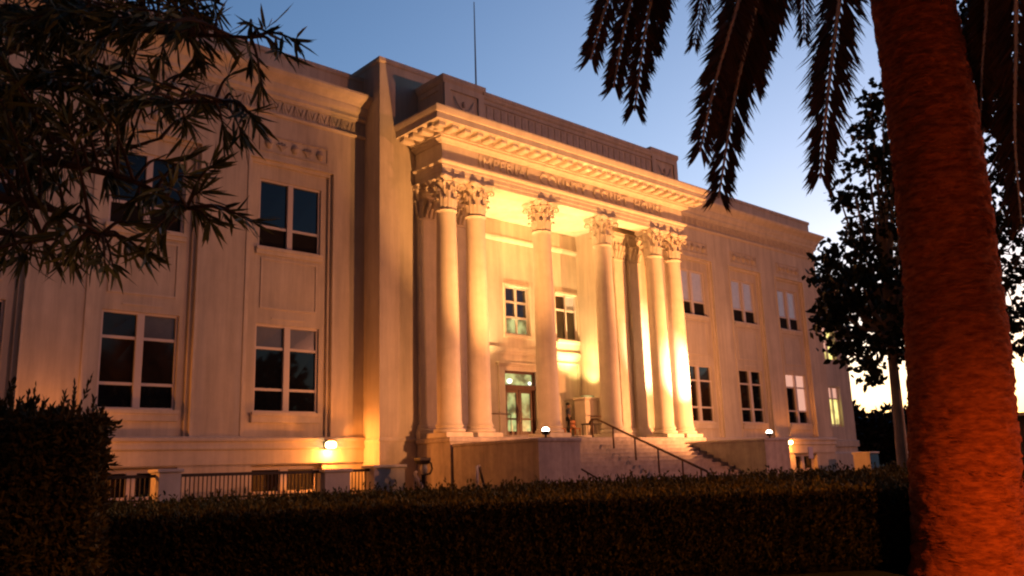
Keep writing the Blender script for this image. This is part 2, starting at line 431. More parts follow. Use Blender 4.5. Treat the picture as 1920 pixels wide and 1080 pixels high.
# door surround, sill bands, panels
c.box(-1.3, -.95, BY-.08, BY, 1.0, 4.15); c.box(.95, 1.3, BY-.08, BY, 1.0, 4.15); c.box(-.95, .95, BY-.08, BY, 3.95, 4.15)
c.box(-1.36, 1.36, BY-.16, BY, 4.15, 4.22); c.box(-1.42, 1.42, BY-.24, BY, 4.22, 4.32)
for xc in (-3.25, 0, 3.25):
    c.box(xc-(.9 if xc == 0 else .76), xc+(.9 if xc == 0 else .76), BY-.1, BY-.001, 5.46, 5.6)
    if xc == 0: c.box(xc-.86, xc-.76, BY-.05, BY, 5.6, 7.96); c.box(xc+.76, xc+.86, BY-.05, BY, 5.6, 7.96)
    c.box(xc-.755, xc+.755, BY-.05, BY, 7.86, 7.96)
for a, q in ((-4.049,4.049),):
    c.box(a, q, BY-.08, BY-.002, 4.82, 5.0); c.box(a, q, BY-.05, BY-.002, 4.70, 4.82)
    c.mould([(a, BY), (q, BY)], [(-.05,9.9), (.03,9.9), (.10,10.0), (.12,10.1), (-.05,10.1)])
for xc in (-3.05, 3.05):
    c.box(xc-.8, xc-.74, BY-.05, BY, 1.5, 4.5); c.box(xc+.74, xc+.8, BY-.05, BY, 1.5, 4.5); c.box(xc-.74, xc+.74, BY-.05, BY, 4.44, 4.5); c.box(xc-.74, xc+.74, BY-.05, BY, 1.5, 1.56)
c.build('porch_wall_trim', stone2, CH)
window(CH, -.76, .76, 5.62, 7.86, 1.18, [.36,.68], .06, [[GR,BR,BR],[GR,BR,BR]], muntins=False, fw=.08, name='porch_window')
for xc in (-3.25, 3.25):
    window(CH, xc-.75, xc+.75, 5.62, 7.86, 1.18, [.66], .07, [[BR,BR],[BR,B_]], fw=.08, name='porch_window')
# solid side bays of the porch with pilasters that answer the columns
def pil_cap(p, x0, x1, y, z=9.32):
    xc = (x0+x1)/2; w = x1-x0
    p.mould([(x0, TY), (x0, y), (x1, y), (x1, TY)], [(-.05,z-.1), (.04,z-.08), (.04,z-.02), (.0,z), (.0,z+.6), (.06,z+.9), (.10,z+1.0), (.16,z+1.06), (.16,z+1.18), (.20,z+1.2), (.20,z+1.235), (-.05,z+1.235)])
    for row, (zz, hh, n) in enumerate(((z+.02,.34,4),(z+.3,.36,3))):
        for k in range(n):
            xx = x0+w*(k+.5)/n
            p.tube([(xx, y+.02, zz), (xx, y-.05, zz+hh*.6), (xx, y-.13, zz+hh), (xx, y-.17, zz+hh*.9)], [w/n*.42, w/n*.40, w/n*.30, .02], 7)
    for k in range(2):
        yy = y+(TY-y)*(k+.5)/2
        for sg, xe in ((-1, x0), (1, x1)):
            p.tube([(xe, yy, z+.05), (xe+sg*.06, yy, z+.4), (xe+sg*.14, yy, z+.62)], [.05,.05,.02], 6)
    for sg, xe in ((-1, x0), (1, x1)):
        p.tube([(xe, y-.02, z+.7), (xe+sg*.08, y-.08, z+.95), (xe+sg*.17, y-.16, z+.98), (xe+sg*.15, y-.14, z+.86)], [.03,.05,.06,.03], 7)
for s in (-1, 1):
    p = MB(); p.box(*seg(s, 4.05, 7.449), TY, 1.299, .79, 12.79); p.build('porch_side_wall', stone, CH)
    for (i, o, d) in ((4.06,4.84,.10),(5.05,5.93,.16),(6.49,7.37,.16)):
        p = MB(); xa, xb = seg(s, i, o); y = TY-d
        p.box(xa, xb, y, TY+.0, .8, 9.5)
        p.mould([(xa, TY), (xa, y), (xb, y), (xb, TY)], [(-.05,.8), (.13,.8), (.13,1.02), (.11,1.06), (.11,1.14), (.06,1.2), (.06,1.26), (.0,1.34), (-.05,1.34)])
        pil_cap(p, xa, xb, y)
        p.build('pilaster', stone2, CH)
# door
dr = MB()
dr.box(-.95, -.86, BY+.02, BY+.22, 1.0, 3.95); dr.box(.86, .95, BY+.02, BY+.22, 1.0, 3.95); dr.box(-.86, .86, BY+.02, BY+.22, 3.84, 3.95)
dr.box(-.95, .95, BY-.04, BY+.22, 3.12, 3.32)
DF = dr.build('door_frame', wood_m, CH)
t = MB(); t.add([(-.86,BY+.15,3.32),(.86,BY+.15,3.32),(.86,BY+.15,3.84),(-.86,BY+.15,3.84)], [(0,1,2,3)]); t.build('transom_glass', GR, DF)
t = MB(); t.lathe((-.55, BY+.08), [(0,3.38),(.09,3.42),(.13,3.5),(.09,3.58),(0,3.62)], 14, False); t.build('ceiling_lamp', white_lit, DF)
t = MB(); t.lathe((.68, BY+.08), [(0,3.36),(.06,3.39),(.08,3.45),(.05,3.50),(0,3.52)], 14, False); t.build('ceiling_lamp', white_lit, DF)
for s in (-1, 1):
    d = MB(); xa, xb = seg(s, .015, .86)
    d.box(xa, xa+.15, BY+.10, BY+.18, 1.0, 3.12); d.box(xb-.15, xb, BY+.10, BY+.18, 1.0, 3.12)
    d.box(xa+.15, xb-.15, BY+.10, BY+.18, 2.98, 3.12); d.box(xa+.15, xb-.15, BY+.10, BY+.18, 1.0, 1.28); d.box(xa+.15, xb-.15, BY+.09, BY+.17, 1.78, 1.86)
    do = d.build('door', wood_m, CH)
    g = MB(); g.add([(xa+.15,BY+.15,1.28),(xb-.15,BY+.15,1.28),(xb-.15,BY+.15,2.98),(xa+.15,BY+.15,2.98)], [(0,1,2,3)]); g.build('glass', GR, do)
    h = MB(); hx = .06*s; h.tube([(hx, BY+.06, 1.6), (hx, BY+.02, 1.65), (hx, BY+.02, 2.1), (hx, BY+.06, 2.15)], .015, 6); h.build('handle', rail_m, do)
# podium and porch floor
p = MB()
p.box(-7.45, 7.45, -3.40, TY, GZ, .62); p.box(-7.449, 7.449, TY, 1.3, GZ, .8); p.box(-4.04, 4.04, -1.2, 1.25, .8, 1.0)
p.mould([(-7.45, TY), (-7.45, -3.40), (7.45, -3.40), (7.45, TY)], [(-.5,.62), (.05,.62), (.08,.66), (.08,.76), (.05,.8), (-.5,.8)])
p.box(-7.0, 7.0, -3.0, TY, .62, .8)
p.build('podium', stone_d, CH)
# steps
st = MB(); n = 14
for k in range(n):
    z1 = .8-(k+1)*2.3/n+.0; y0 = -3.48-(k+1)*.345; 
    st.box(-5.5, 5.5, y0, y0+.345 if k else -3.40, GZ, z1) if z1 > GZ+.01 else None
    if z1 > GZ+.01: st.box(-5.5, 5.5, y0-.025, y0+.02, z1-.05, z1+.002)
st.build('steps', stone_d, CH)
for s in (-1, 1):
    ck = MB(); xa, xb = seg(s, 5.5, 7.38)
    ck.bevbox(xa, xb, -7.78, -3.49, GZ, .47, .02)
    ck.bevbox(xa-.05, xb+.05, -7.83, -3.485, .44, .56, .03)
    ck.build('cheek_wall', stone_d, CH)
# ------------------------------------------------------------------ columns
def column_parts():
    base = MB()
    base.bevbox(-.60,.60,-.60,.60,.80,.98,.02)
    pr = [(.0,.98),(.58,.98)]
    for k in range(9):
        a = -math.pi/2+math.pi*k/8; pr.append((.52+.06*math.cos(a), 1.05+.07*math.sin(a)))
    pr += [(.49,1.13),(.475,1.17),(.49,1.20)]
    for k in range(7):
        a = -math.pi/2+math.pi*k/6; pr.append((.48+.035*math.cos(a), 1.235+.035*math.sin(a)))
    pr += [(.46,1.28),(.46,1.30),(.0,1.30)]
    base.lathe((0,0), pr, 40, False)
    sh = MB()
    pr = [(0,1.30),(.475,1.30),(.455,1.36),(.44,1.44)]
    for k in range(1, 15):
        t_ = k/14; pr.append((.44-.07*(t_**1.8), 1.44+t_*(9.16-1.44)))
    pr += [(.385,9.22),(.41,9.24),(.425,9.275),(.41,9.31),(.38,9.32),(0,9.32)]
    sh.lathe((0,0), pr, 48, False)
    ca = MB()
    ca.lathe((0,0), [(0,9.31),(.355,9.31),(.36,9.7),(.38,10.0),(.44,10.25),(.50,10.34),(0,10.34)], 32, False)
    def leaf(an, r0, z0, h, w, curl):
        ca_, sa = math.cos(an), math.sin(an); rows = []
        N = 8
        for i in range(N+1):
            t_ = i/N
            if t_ < .7: r = r0+.05*t_; z = z0+h*t_/.7
            else:
                q = (t_-.7)/.3; a = q*math.pi*.95; r = r0+.035+curl*(1-math.cos(a))*.5+.0; z = z0+h+curl*.55*math.sin(a)-(q*.03)
            ww = w*(.75+.35*math.sin(min(1,t_*1.3)*math.pi))*(1 if t_ < .75 else 1-.6*(t_-.75)/.25)
            row = []
            for j in range(-2, 3):
                x = j/2*ww; rr = r-.05*(j/2)**2+ (.02 if j == 0 else 0)+ (.012 if i % 2 else 0)*(abs(j) == 2)
                row.append((rr*ca_-x*sa, rr*sa+x*ca_, z-(.03*abs(j)/2 if i < N else 0)))
            rows.append(row)
        ca.rings(rows, False, False, closed=False)
        # thickness
        ca.rings([[ (p[0]*.94, p[1]*.94, p[2]-.01) for p in r_] for r_ in rows], False, False, closed=False)
    for k in range(8): leaf(2*math.pi*k/8, .38, 9.34, .34, .135, .17)
    for k in range(8): leaf(2*math.pi*(k+.5)/8, .39, 9.36, .62, .12, .19)
    for k in range(8): leaf(2*math.pi*k/8, .40, 9.9, .26, .09, .14)
    for k in range(4):       # volutes at the corners
        an = math.pi/4+k*math.pi/2; d = Vector((math.cos(an), math.sin(an), 0))
        pts = [d*.36+Vector((0,0,9.85)), d*.42+Vector((0,0,10.1)), d*.56+Vector((0,0,10.3))]
        for q in range(11):
            a = math.pi*.6-q*.62; rr = .11*(1-q/14)
            pts.append(d*(.66+rr*math.cos(a)*1.0)+Vector((0,0,10.22+rr*math.sin(a))))
        ca.tube(pts, [.03,.035,.04]+[.045-.002*q for q in range(11)], 7)
        d2 = Vector((math.cos(an-math.pi/4), math.sin(an-math.pi/4), 0)); tt = Vector((-d2.y, d2.x, 0))
        for sg in (-1, 1):
            pts = [d2*.42+tt*.12*sg+Vector((0,0,10.0)), d2*.46+tt*.11*sg+Vector((0,0,10.2)), d2*.49+tt*.05*sg+Vector((0,0,10.27)), d2*.5+tt*.02*sg+Vector((0,0,10.2)), d2*.49+tt*.06*sg+Vector((0,0,10.16))]
            ca.tube(pts, .025, 6)
        ca.lathe((d2.x*.56, d2.y*.56), [(0,10.36),(.06,10.39),(.09,10.45),(.06,10.51),(0,10.54)], 10, False)
    # abacus with concave sides
    out = []
    for k in range(4):
        an = math.pi/4+k*math.pi/2
        p0 = Vector((math.cos(an), math.sin(an)))*.80; p1 = Vector((math.cos(an+math.pi/2), math.sin(an+math.pi/2)))*.80
        tn = Vector((-math.sin(an), math.cos(an)))*.07
        a0 = p0+tn; tn1 = Vector((math.sin(an+math.pi/2), -math.cos(an+math.pi/2)))*.07; a1 = p1+tn1
        mid = (p0+p1)/2; inn = -mid.normalized()
        for q in range(9):
            t_ = q/8; out.append(a0.lerp(a1, t_)+inn*.12*math.sin(math.pi*t_))
    ca.rings([[(p.x*f, p.y*f, z) for p in out] for f, z in ((.90,10.36),(.93,10.43),(1.0,10.46),(1.0,10.55))], True, True)
    return base, sh, ca
base, sh, ca = column_parts()
cols = []
def mk_col():
    c0 = bpy.data.objects.new('column', None); COL.objects.link(c0); c0.parent = CH; ORIG[c0.name] = Vector((0,0,0))
    for nm, mb_, sm in (('column_base', base, 30), ('shaft', sh, 40), ('capital', ca, 50)):
        mb_.build(nm, stone2, c0, smooth=True, auto=sm)
    return c0
c0 = mk_col()
off = Vector(CH.location)
for k, x in enumerate((-6.93,-5.49,-1.89,1.89,5.49,6.93)):
    cc = c0 if k == 0 else copy_tree(c0, CH)
    cc.location = Vector((x, -2.71, 0))*S-off
# ------------------------------------------------------------------ entablature
E0 = [(-7.40, TY+.0), (-7.40, -3.13), (7.40, -3.13), (7.40, TY+.0)]
e = MB()
e.mould(E0, [(-.84,10.56), (.0,10.56), (.0,10.72), (.03,10.73), (.03,10.90), (.06,10.91), (.06,11.02), (.12,11.04), (.17,11.09), (.17,11.15), (.0,11.155), (-.84,11.155)])
e.build('architrave', stone2, CH)
e = MB()
e.mould(E0, [(-.84,11.156), (.0,11.156), (.0,11.85), (-.84,11.85)])
FR = e.build('frieze', stone2, CH)
e = MB()
e.mould(E0, [(-.84,11.851), (.05,11.851), (.10,11.92), (.20,11.98), (.20,12.06), (.28,12.06), (.28,12.30), (.84,12.32), (.90,12.34), (.90,12.36), (.90,12.58), (.94,12.60), (.97,12.68), (1.0,12.78), (1.0,12.84), (.3,12.92), (-.84,12.95)])
nm = 27
for k in range(nm):
    xc = -7.98+15.96*k/(nm-1)
    e.bevbox(xc-.15, xc+.15, -3.13-.80, -3.13-.27, 12.10, 12.315, .05)
    e.bevbox(xc-.18, xc+.18, -3.13-.84, -3.13-.27, 12.285, 12.33, .008)
for s in (-1, 1):
    for k in range(4):
        yc = -3.45+.60*k
        a, q = seg(s, 7.40+.27, 7.40+.82)
        e.bevbox(a, q, yc-.15, yc+.15, 12.10, 12.315, .05)
CO = e.build('portico_cornice', stone2, CH)
# porch ceiling
e = MB(); e.box(-6.55, 6.55, -2.29, TY, 10.9, 11.1); e.box(-4.049, 4.049, TY, BY, 10.9, 11.1); e.build('porch_ceiling', stone, CH)
# inscription
def text_mesh(txt):
    cu = bpy.data.curves.new('inscription', 'FONT'); cu.body = txt; cu.size = 1; cu.extrude = .05; cu.space_character = 1.22; cu.space_word = 1.3
    to = bpy.data.objects.new('tmp_text', cu); COL.objects.link(to)
    bpy.context.view_layer.update()
    dg = bpy.context.evaluated_depsgraph_get(); me = bpy.data.meshes.new_from_object(to.evaluated_get(dg))
    bpy.data.objects.remove(to)
    co_ = np.zeros(len(me.vertices)*3); me.vertices.foreach_get('co', co_); return me, co_.reshape(-1, 3)
words = ['IMPERIAL', 'COUNTY', 'COURT', 'HOUSE']
tms = [text_mesh(w_) for w_ in words]
wid = [c_[:,0].max()-c_[:,0].min() for _, c_ in tms]; gap = .85; k_ = 11.5/(sum(wid)+gap*3); xc = -5.6
for (me, co_), w_ in zip(tms, wid):
    mn, mx = co_.min(0), co_.max(0)
    q = np.zeros_like(co_); q[:,0] = (xc+(co_[:,0]-mn[0])*k_)*S; q[:,2] = (11.30+(co_[:,1]-mn[1])/(mx[1]-mn[1])*.42)*S; q[:,1] = (-3.13-.05*(co_[:,2]-mn[2])/(mx[2]-mn[2]))*S
    q -= np.array(ORIG[FR.name]); me.vertices.foreach_set('co', q.reshape(-1)); me.update(); me.materials.clear(); me.materials.append(stone2)
    io = bpy.data.objects.new('inscription_word', me); COL.objects.link(io); io.parent = FR
    xc += (w_+gap)*k_
# attic
AY = -3.12
a_ = MB()
a_.box(-5.3, 5.3, AY, TY, 12.9, 14.2)
a_.mould([(-5.3, AY), (5.3, AY)], [(-1.6,14.2), (.03,14.2), (.07,14.27), (.07,14.33), (.10,14.38), (.10,14.50), (-1.6,14.50)])
for s in (-1, 1):
    x0, x1 = seg(s, 5.3, 7.28)
    a_.box(x0, x1, AY, TY, 12.9, 14.35)
    a_.mould([(x0, TY), (x0, AY), (x1, AY), (x1, TY)], [(-.8,14.35), (.03,14.35), (.06,14.42), (.10,14.50), (.10,14.67), (-.8,14.67)])
    a_.box(x0, x0+.28, AY-.07, AY, 12.9, 14.35); a_.box(x1-.28, x1, AY-.07, AY, 12.9, 14.35)
    a_.box(x0+.28, x1-.28, AY-.07, AY, 14.12, 14.35)
    xs_ = x0 if s < 0 else x1
    a_.box(xs_-(.05 if s < 0 else 0), xs_+(.05 if s > 0 else 0), AY+.25, TY-.2, 14.1, 14.3)
    a_.box(xs_-(.05 if s < 0 else 0), xs_+(.05 if s > 0 else 0), AY, AY+.25, 12.9, 14.34)
at_ = a_.build('attic', stone, CH)
a_ = MB()
for k in range(27):
    xc = -5.0+10.0*k/26
    a_.box(xc-.12, xc+.12, AY-.022, AY, 13.05, 13.95)
a_.box(-5.3, 5.3, AY-.05, AY-.001, 14.0, 14.08); a_.box(-5.3, 5.3, AY-.05, AY-.001, 12.93, 13.02)
for s in (-1, 1):
    xc = s*6.29
    a_.tube([(xc-.5, AY-.03, 13.9), (xc-.3, AY-.08, 13.5), (xc, AY-.09, 13.35), (xc+.3, AY-.08, 13.5), (xc+.5, AY-.03, 13.9)], [.015,.03,.04,.03,.015], 8)
    a_.lathe((xc, AY-.01), [(0,13.52),(.07,13.56),(.09,13.68),(.05,13.78),(0,13.8)], 12, False)
a_.build('attic_relief', ornament, at_)
# ------------------------------------------------------------------ lights
def lamp(kind, name, loc, power, col, radius=.1, target=None, cone=None, blend=.5):
    d = bpy.data.lights.new(name, kind); d.energy = power; d.color = col
    d.shadow_soft_size = radius
    o = bpy.data.objects.new(name, d); COL.objects.link(o); o.location = Vector(loc)*S
    if target is not None: o.rotation_euler = (Vector(target)-Vector(loc)).to_track_quat('-Z', 'Y').to_euler()
    if kind == 'SPOT': d.spot_size = RAD(cone); d.spot_blend = blend
    return o
def keep(o, p):
    w = o.matrix_basis.copy(); o.parent = p; o.location = Vector(o.location)-Vector(p.location)
# wall sconces
SCL = {-10.55: 'glowing orange wall lamp on the water table, left of the columned portico', 10.55: 'orange wall lamp hidden behind the right cheek wall of the stairs',
       19.7: 'glowing orange wall lamp low on the right wing near its far corner', -19.7: 'orange wall lamp low on the left wing, behind the boxy bush'}
for x in (-10.55, -19.7, 19.7):
    t = T('wall_lamp', (x, WY-.12, .60), SCL[x], 'wall lamp', 'wall lamps along the water table')
    h = MB(); h.bevbox(x-.16, x+.16, WY-.20, WY-.12, .48, .82, .02); h.bevbox(x-.18, x+.18, WY-.40, WY-.12, .78, .84, .01); h.build('housing', iron_m, t)
    g = MB(); g.bevbox(x-.16, x+.16, WY-.40, WY-.205, .55, .77, .05); g.build('lens', lampglow, t)
    keep(lamp('POINT', 'lamp_light', (x, WY-.25, .455), P['sconce']*.33, SODIUM, .03), t)
    keep(lamp('POINT', 'lamp_light', (x, WY-.46, .66), P['sconce']*.42, SODIUM, .05), t)
# floodlights on the cheek walls
for s in (-1, 1):
    x = 6.62*s; y = -7.35
    t = T('floodlight', (x, y, .56), 'bright low floodlight on the %s cheek wall beside the stairs' % ('left' if s < 0 else 'right'), 'floodlight', 'floodlights on the stair cheek walls')
    h = MB(); h.bevbox(x-.16, x+.16, y-.12, y+.12, .56, .60, .01); h.tube([(x, y, .60), (x, y, .68)], .04, 10); h.build('bracket', iron_m, t)
    h = MB(); h.lathe((x, y), [(0,.68),(.10,.68),(.15,.74),(.15,.80),(0,.80)], 20, False); h.build('housing', iron_m, t, smooth=True, auto=40)
    g = MB(); g.lathe((x, y), [(.12,.80),(.12,.83),(.10,.88),(.055,.915),(0,.92)], 20, False); g.build('lens', floodglow, t, smooth=True)
    keep(lamp('SPOT', 'flood_light', (x, y+.05, 1.12), P['flood'], (1,.40,.105), .06, (3.9*s, -2.8, 12.2), 72, 1.0), t)
    keep(lamp('SPOT', 'flood_light', (x, y+.08, 1.12), P['wide']*(1 if s < 0 else 3.6), (1,.36,.11), .06, (5.5*s, -1.0, 7.0), 174, .8), t)
    if s > 0: keep(lamp('SPOT', 'flood_light', (x+.1, y+.05, 1.10), P['flood_r'], (1,.62,.34), .06, (6.3, -2.71, 4.0), 34, 1.0), t)
# porch uplights on pedestals
for s in (-1, 1):
    x = 3.52*s
    t = T('uplight', (x, .1, 1.0), 'pale stone pedestal with a lit trough uplight on its top, behind the %s columns' % ('left' if s < 0 else 'right'), 'uplight', 'uplight pedestals in the porch')
    h = MB(); h.bevbox(x-.42, x+.42, -.05, .62, 1.0, 2.7, .03); h.bevbox(x-.48, x+.48, -.11, .66, 2.7, 2.82, .03); h.build('pedestal', stone2, t)
    g = MB(); g.bevbox(x-.34, x+.34, 0.05, .28, 2.82, 2.90, .02); g.build('lens', lit_green, t)
    l = lamp('SPOT', 'up_light', (x, .12, 3.02), P['up'], (1.0,.72,.22), .12, (x, .5, 10), 100, .8); keep(l, t)
    keep(lamp('SPOT', 'porch_light', (x, -.04, 3.02), P['porch'], (1.0,.56,.20), .12, (x*.35, .3, 10.5), 84, 1.0), t)
    # ceiling light body
keepers = []
# ------------------------------------------------------------------ handrails
def rail(name, pts, posts, label, mat=rail_m, r=.03, group=None, dbl=False):
    base_ = Vector(posts[0][1] if posts else pts[0])
    t = T(name, base_, label, 'handrail', group)
    h = MB(); h.tube(pts, r, 8); h.build('rail', mat, t, smooth=True)
    for a, c_ in posts:
        q = MB(); q.tube([a, c_], r*.8, 8); q.build('post', mat, t, smooth=True)
    return t
def stepz(y): return .8-max(0, min(14, math.ceil((-3.48-y)/.345)))*2.3/14
yy = [-3.3, -4.4, -5.5, -6.6, -7.7, -8.5]
top = lambda y: 1.53-max(0, -3.5-y)*.418
rail('handrail', [(0,-3.15,1.40),(0,-3.3,1.53),(0,-3.55,1.53)]+[(0,y,top(y)) for y in (-5,-6.5,-8,-8.75)]+[(0,-8.85,-.85)], [((0,y,top(y)),(0,y,max(GZ,stepz(y)-.02))) for y in yy],
     'dark bronze handrail running down the middle of the stairs', r=.045, group='handrails around the stairs')
rail('handrail', [(-5.3,-6.35,-.58),(-5.3,-6.9,-.22),(-5.3,-7.1,-.22),(-5.3,-8.3,-.75)], [((-5.3,-7.0,-.22),(-5.3,-7.0,stepz(-7.0))),((-5.3,-8.1,-.66),(-5.3,-8.1,GZ))],
     'low peaked handrail beside the left cheek wall of the stairs', group='handrails around the stairs')
rail('handrail', [(-9.25,-7.0,-.70),(-8.75,-6.4,-.28),(-8.45,-6.15,-.24),(-8.05,-5.85,-.75)], [((-8.75,-6.4,-.28),(-8.75,-6.4,GZ)),((-8.05,-5.85,-.75),(-8.05,-5.85,GZ))],
     'short sloping rail catching orange light in front of the left cheek wall', mat=lit_rail_m, r=.05, group='handrails around the stairs')
rail('handrail', [(-9.85,-5.0,-.80),(-9.4,-4.0,-.42),(-9.2,-3.8,-.36)], [((-9.35,-3.95,-.40),(-9.35,-3.95,GZ)),((-9.85,-5.0,-.80),(-9.85,-5.0,GZ))],
     'short sloping rail catching orange light between the stone pier and the dark lamp head', mat=lit_rail_m, r=.05, group='handrails around the stairs')
for s in (-1, 1):
    rail('handrail', [(s*4.0,-1.0,1.85),(s*3.2,-1.0,1.85),(s*2.4,-1.0,1.85)], [((s*3.9,-1.0,1.85),(s*3.9,-1.0,1.0)),((s*2.4,-1.0,1.85),(s*2.4,-1.0,1.0))],
         'thin level rail across the porch behind the %s columns' % ('left' if s < 0 else 'right'), r=.022, group='rails across the porch')
# porch chairs
def chair(x, y, z, rz, label):
    t = T('chair', (x, y, z), label, 'chair', 'orange wooden chairs on the porch')
    w = M('orange_wood', (.38,.12,.03), .5, var=.3, vscale=8)
    a = MB(); a.bevbox(x-.18, x+.18, y-.18, y+.18, z+.32, z+.36, .01); a.build('seat', w, t)
    a = MB(); a.bevbox(x-.18, x+.18, y+.14, y+.18, z+.42, z+.72, .01); a.build('backrest', w, t)
    for dx in (-.15,.15):
        for dy in (-.15,.15):
            a = MB(); a.box(x+dx-.02, x+dx+.02, y+dy-.02, y+dy+.02, z, z+(.70 if dy > 0 else .32)); a.build('leg', w, t)
    return t
chair(1.55, .1, 1.0, 0, 'orange wooden chair on the porch just right of the standing person')
chair(2.15, -.25, 1.0, 0, 'orange wooden chair on the porch, second to the right of the standing person')
t = T('table', (2.95, -.6, 1.0), 'dark low table on the porch in front of the green lit pedestal', 'table')
a = MB(); a.bevbox(2.5, 3.4, -.9, -.3, 1.50, 1.56, .01); a.build('tabletop', iron_m, t)
for dx in (-.4,.4):
    for dy in (-.25,.25):
        a = MB(); a.box(2.95+dx-.025, 2.95+dx+.025, -.6+dy-.025, -.6+dy+.025, 1.0, 1.5); a.build('leg', iron_m, t)
# ------------------------------------------------------------------ balustrade fence along the light well
FY = -3.2
fn = T('balustrade', (-13.5, FY, GZ), 'low iron railing between square stone piers in front of the left wing', 'balustrade')
piers = [(-17.35,-16.75,-.07),(-12.25,-11.35,-.19),(-10.45,-9.25,-.10),(-22.6,-21.7,-.1)]
for (a, q, z) in piers:
    p = MB(); p.bevbox(a, q, FY-.02, FY+.62, GZ, z-.1, .02); p.bevbox(a-.06, q+.06, FY-.08, FY+.68, z-.10, z, .02); p.build('pier', stone2, fn)
for (x0, x1) in ((-21.7,-17.35),(-16.75,-12.25),(-11.35,-10.45)):
    p = MB(); p.box(x0, x1, FY+.2, FY+.42, GZ, -.98); p.build('kerb', stone2, fn)
    p = MB(); p.box(x0, x1, FY+.26, FY+.33, -.30, -.21); p.box(x0, x1, FY+.27, FY+.32, -.93, -.88)
    n = int((x1-x0)/.125)
    for k in range(1, n): 
        xx = x0+(x1-x0)*k/n; p.box(xx-.013, xx+.013, FY+.28, FY+.31, -.9, -.28)
    p.build('railing', iron_m, fn)
for (x, lab) in ((13.5,'stone pier beside the right wing near the orange wall lamp'),(24.6,'orange lit stone pier at the far end of the right wing')):
    p = MB(); p.bevbox(x-.55, x+.55, FY-.02, FY+1.0, GZ, -.12, .02); p.bevbox(x-.6, x+.6, FY-.08, FY+1.06, -.12, .0, .02)
    tag(p.build('stone_pier', stone2, None, loc=(x, FY, GZ)), lab, 'pier', 'stone piers beside the right wing')
# lamp head on post left of the stairs
t = T('lamp_post', (-9.27,-4.3,GZ), 'dark lamp head with a curved yoke on a short post in front of the podium', 'lamp')
p = MB(); p.tube([(-9.27,-4.3,GZ),(-9.27,-4.3,-.45)], .07, 10); p.build('post', iron_m, t)
p = MB(); p.rings([[(-9.45,-4.42,-.12),(-9.15,-4.42,-.12),(-9.15,-4.18,-.12),(-9.45,-4.18,-.12)],[(-9.51,-4.47,.0),(-9.09,-4.47,.0),(-9.09,-4.13,.0),(-9.51,-4.13,.0)],[(-9.51,-4.47,.08),(-9.09,-4.47,.08),(-9.09,-4.13,.08),(-9.51,-4.13,.08)]], True, True); p.build('lamp_head', iron_m, t)
p = MB(); p.lathe((-9.25,-4.3), [(0,-.45),(.09,-.42),(.12,-.28),(.09,-.14),(0,-.12)], 14, False); p.build('lamp_body', stone2, t, smooth=True)
p = MB(); p.tube([(-9.12,-4.32,-.02),(-8.97,-4.32,-.1),(-8.93,-4.32,-.28),(-9.01,-4.32,-.42),(-9.22,-4.32,-.47)], .03, 8); p.build('yoke', iron_m, t, smooth=True)
# antenna mast
t = T('antenna_mast', (-3.4,-.5,15.0), 'thin metal mast standing on the roof behind the attic', 'mast')
p = MB(); p.tube([(-3.42,-.5,15.0),(-3.42,-.5,17.5),(-3.42,-.5,20.4)], [.045,.035,.02], 8); p.build('pole', steel_m, t)
p = MB(); p.lathe((-3.42,-.5), [(0,15.0),(.15,15.0),(.15,15.05),(.06,15.2),(0,15.2)], 10, False); p.build('base_plate', steel_m, t)
# sign post at right cheek
t = T('notice_sign', (7.9,-8.4,GZ), 'small pale sign on a post in front of the right cheek wall', 'sign')
p = MB(); p.tube([(7.9,-8.4,GZ),(7.9,-8.4,.05)], .03, 8); p.build('post', iron_m, t)
p = MB(); p.bevbox(7.72, 8.08, -8.46, -8.43, -.32, .16, .01); p.build('sign_panel', M('pale_sign', (.45,.42,.55), .5), t)
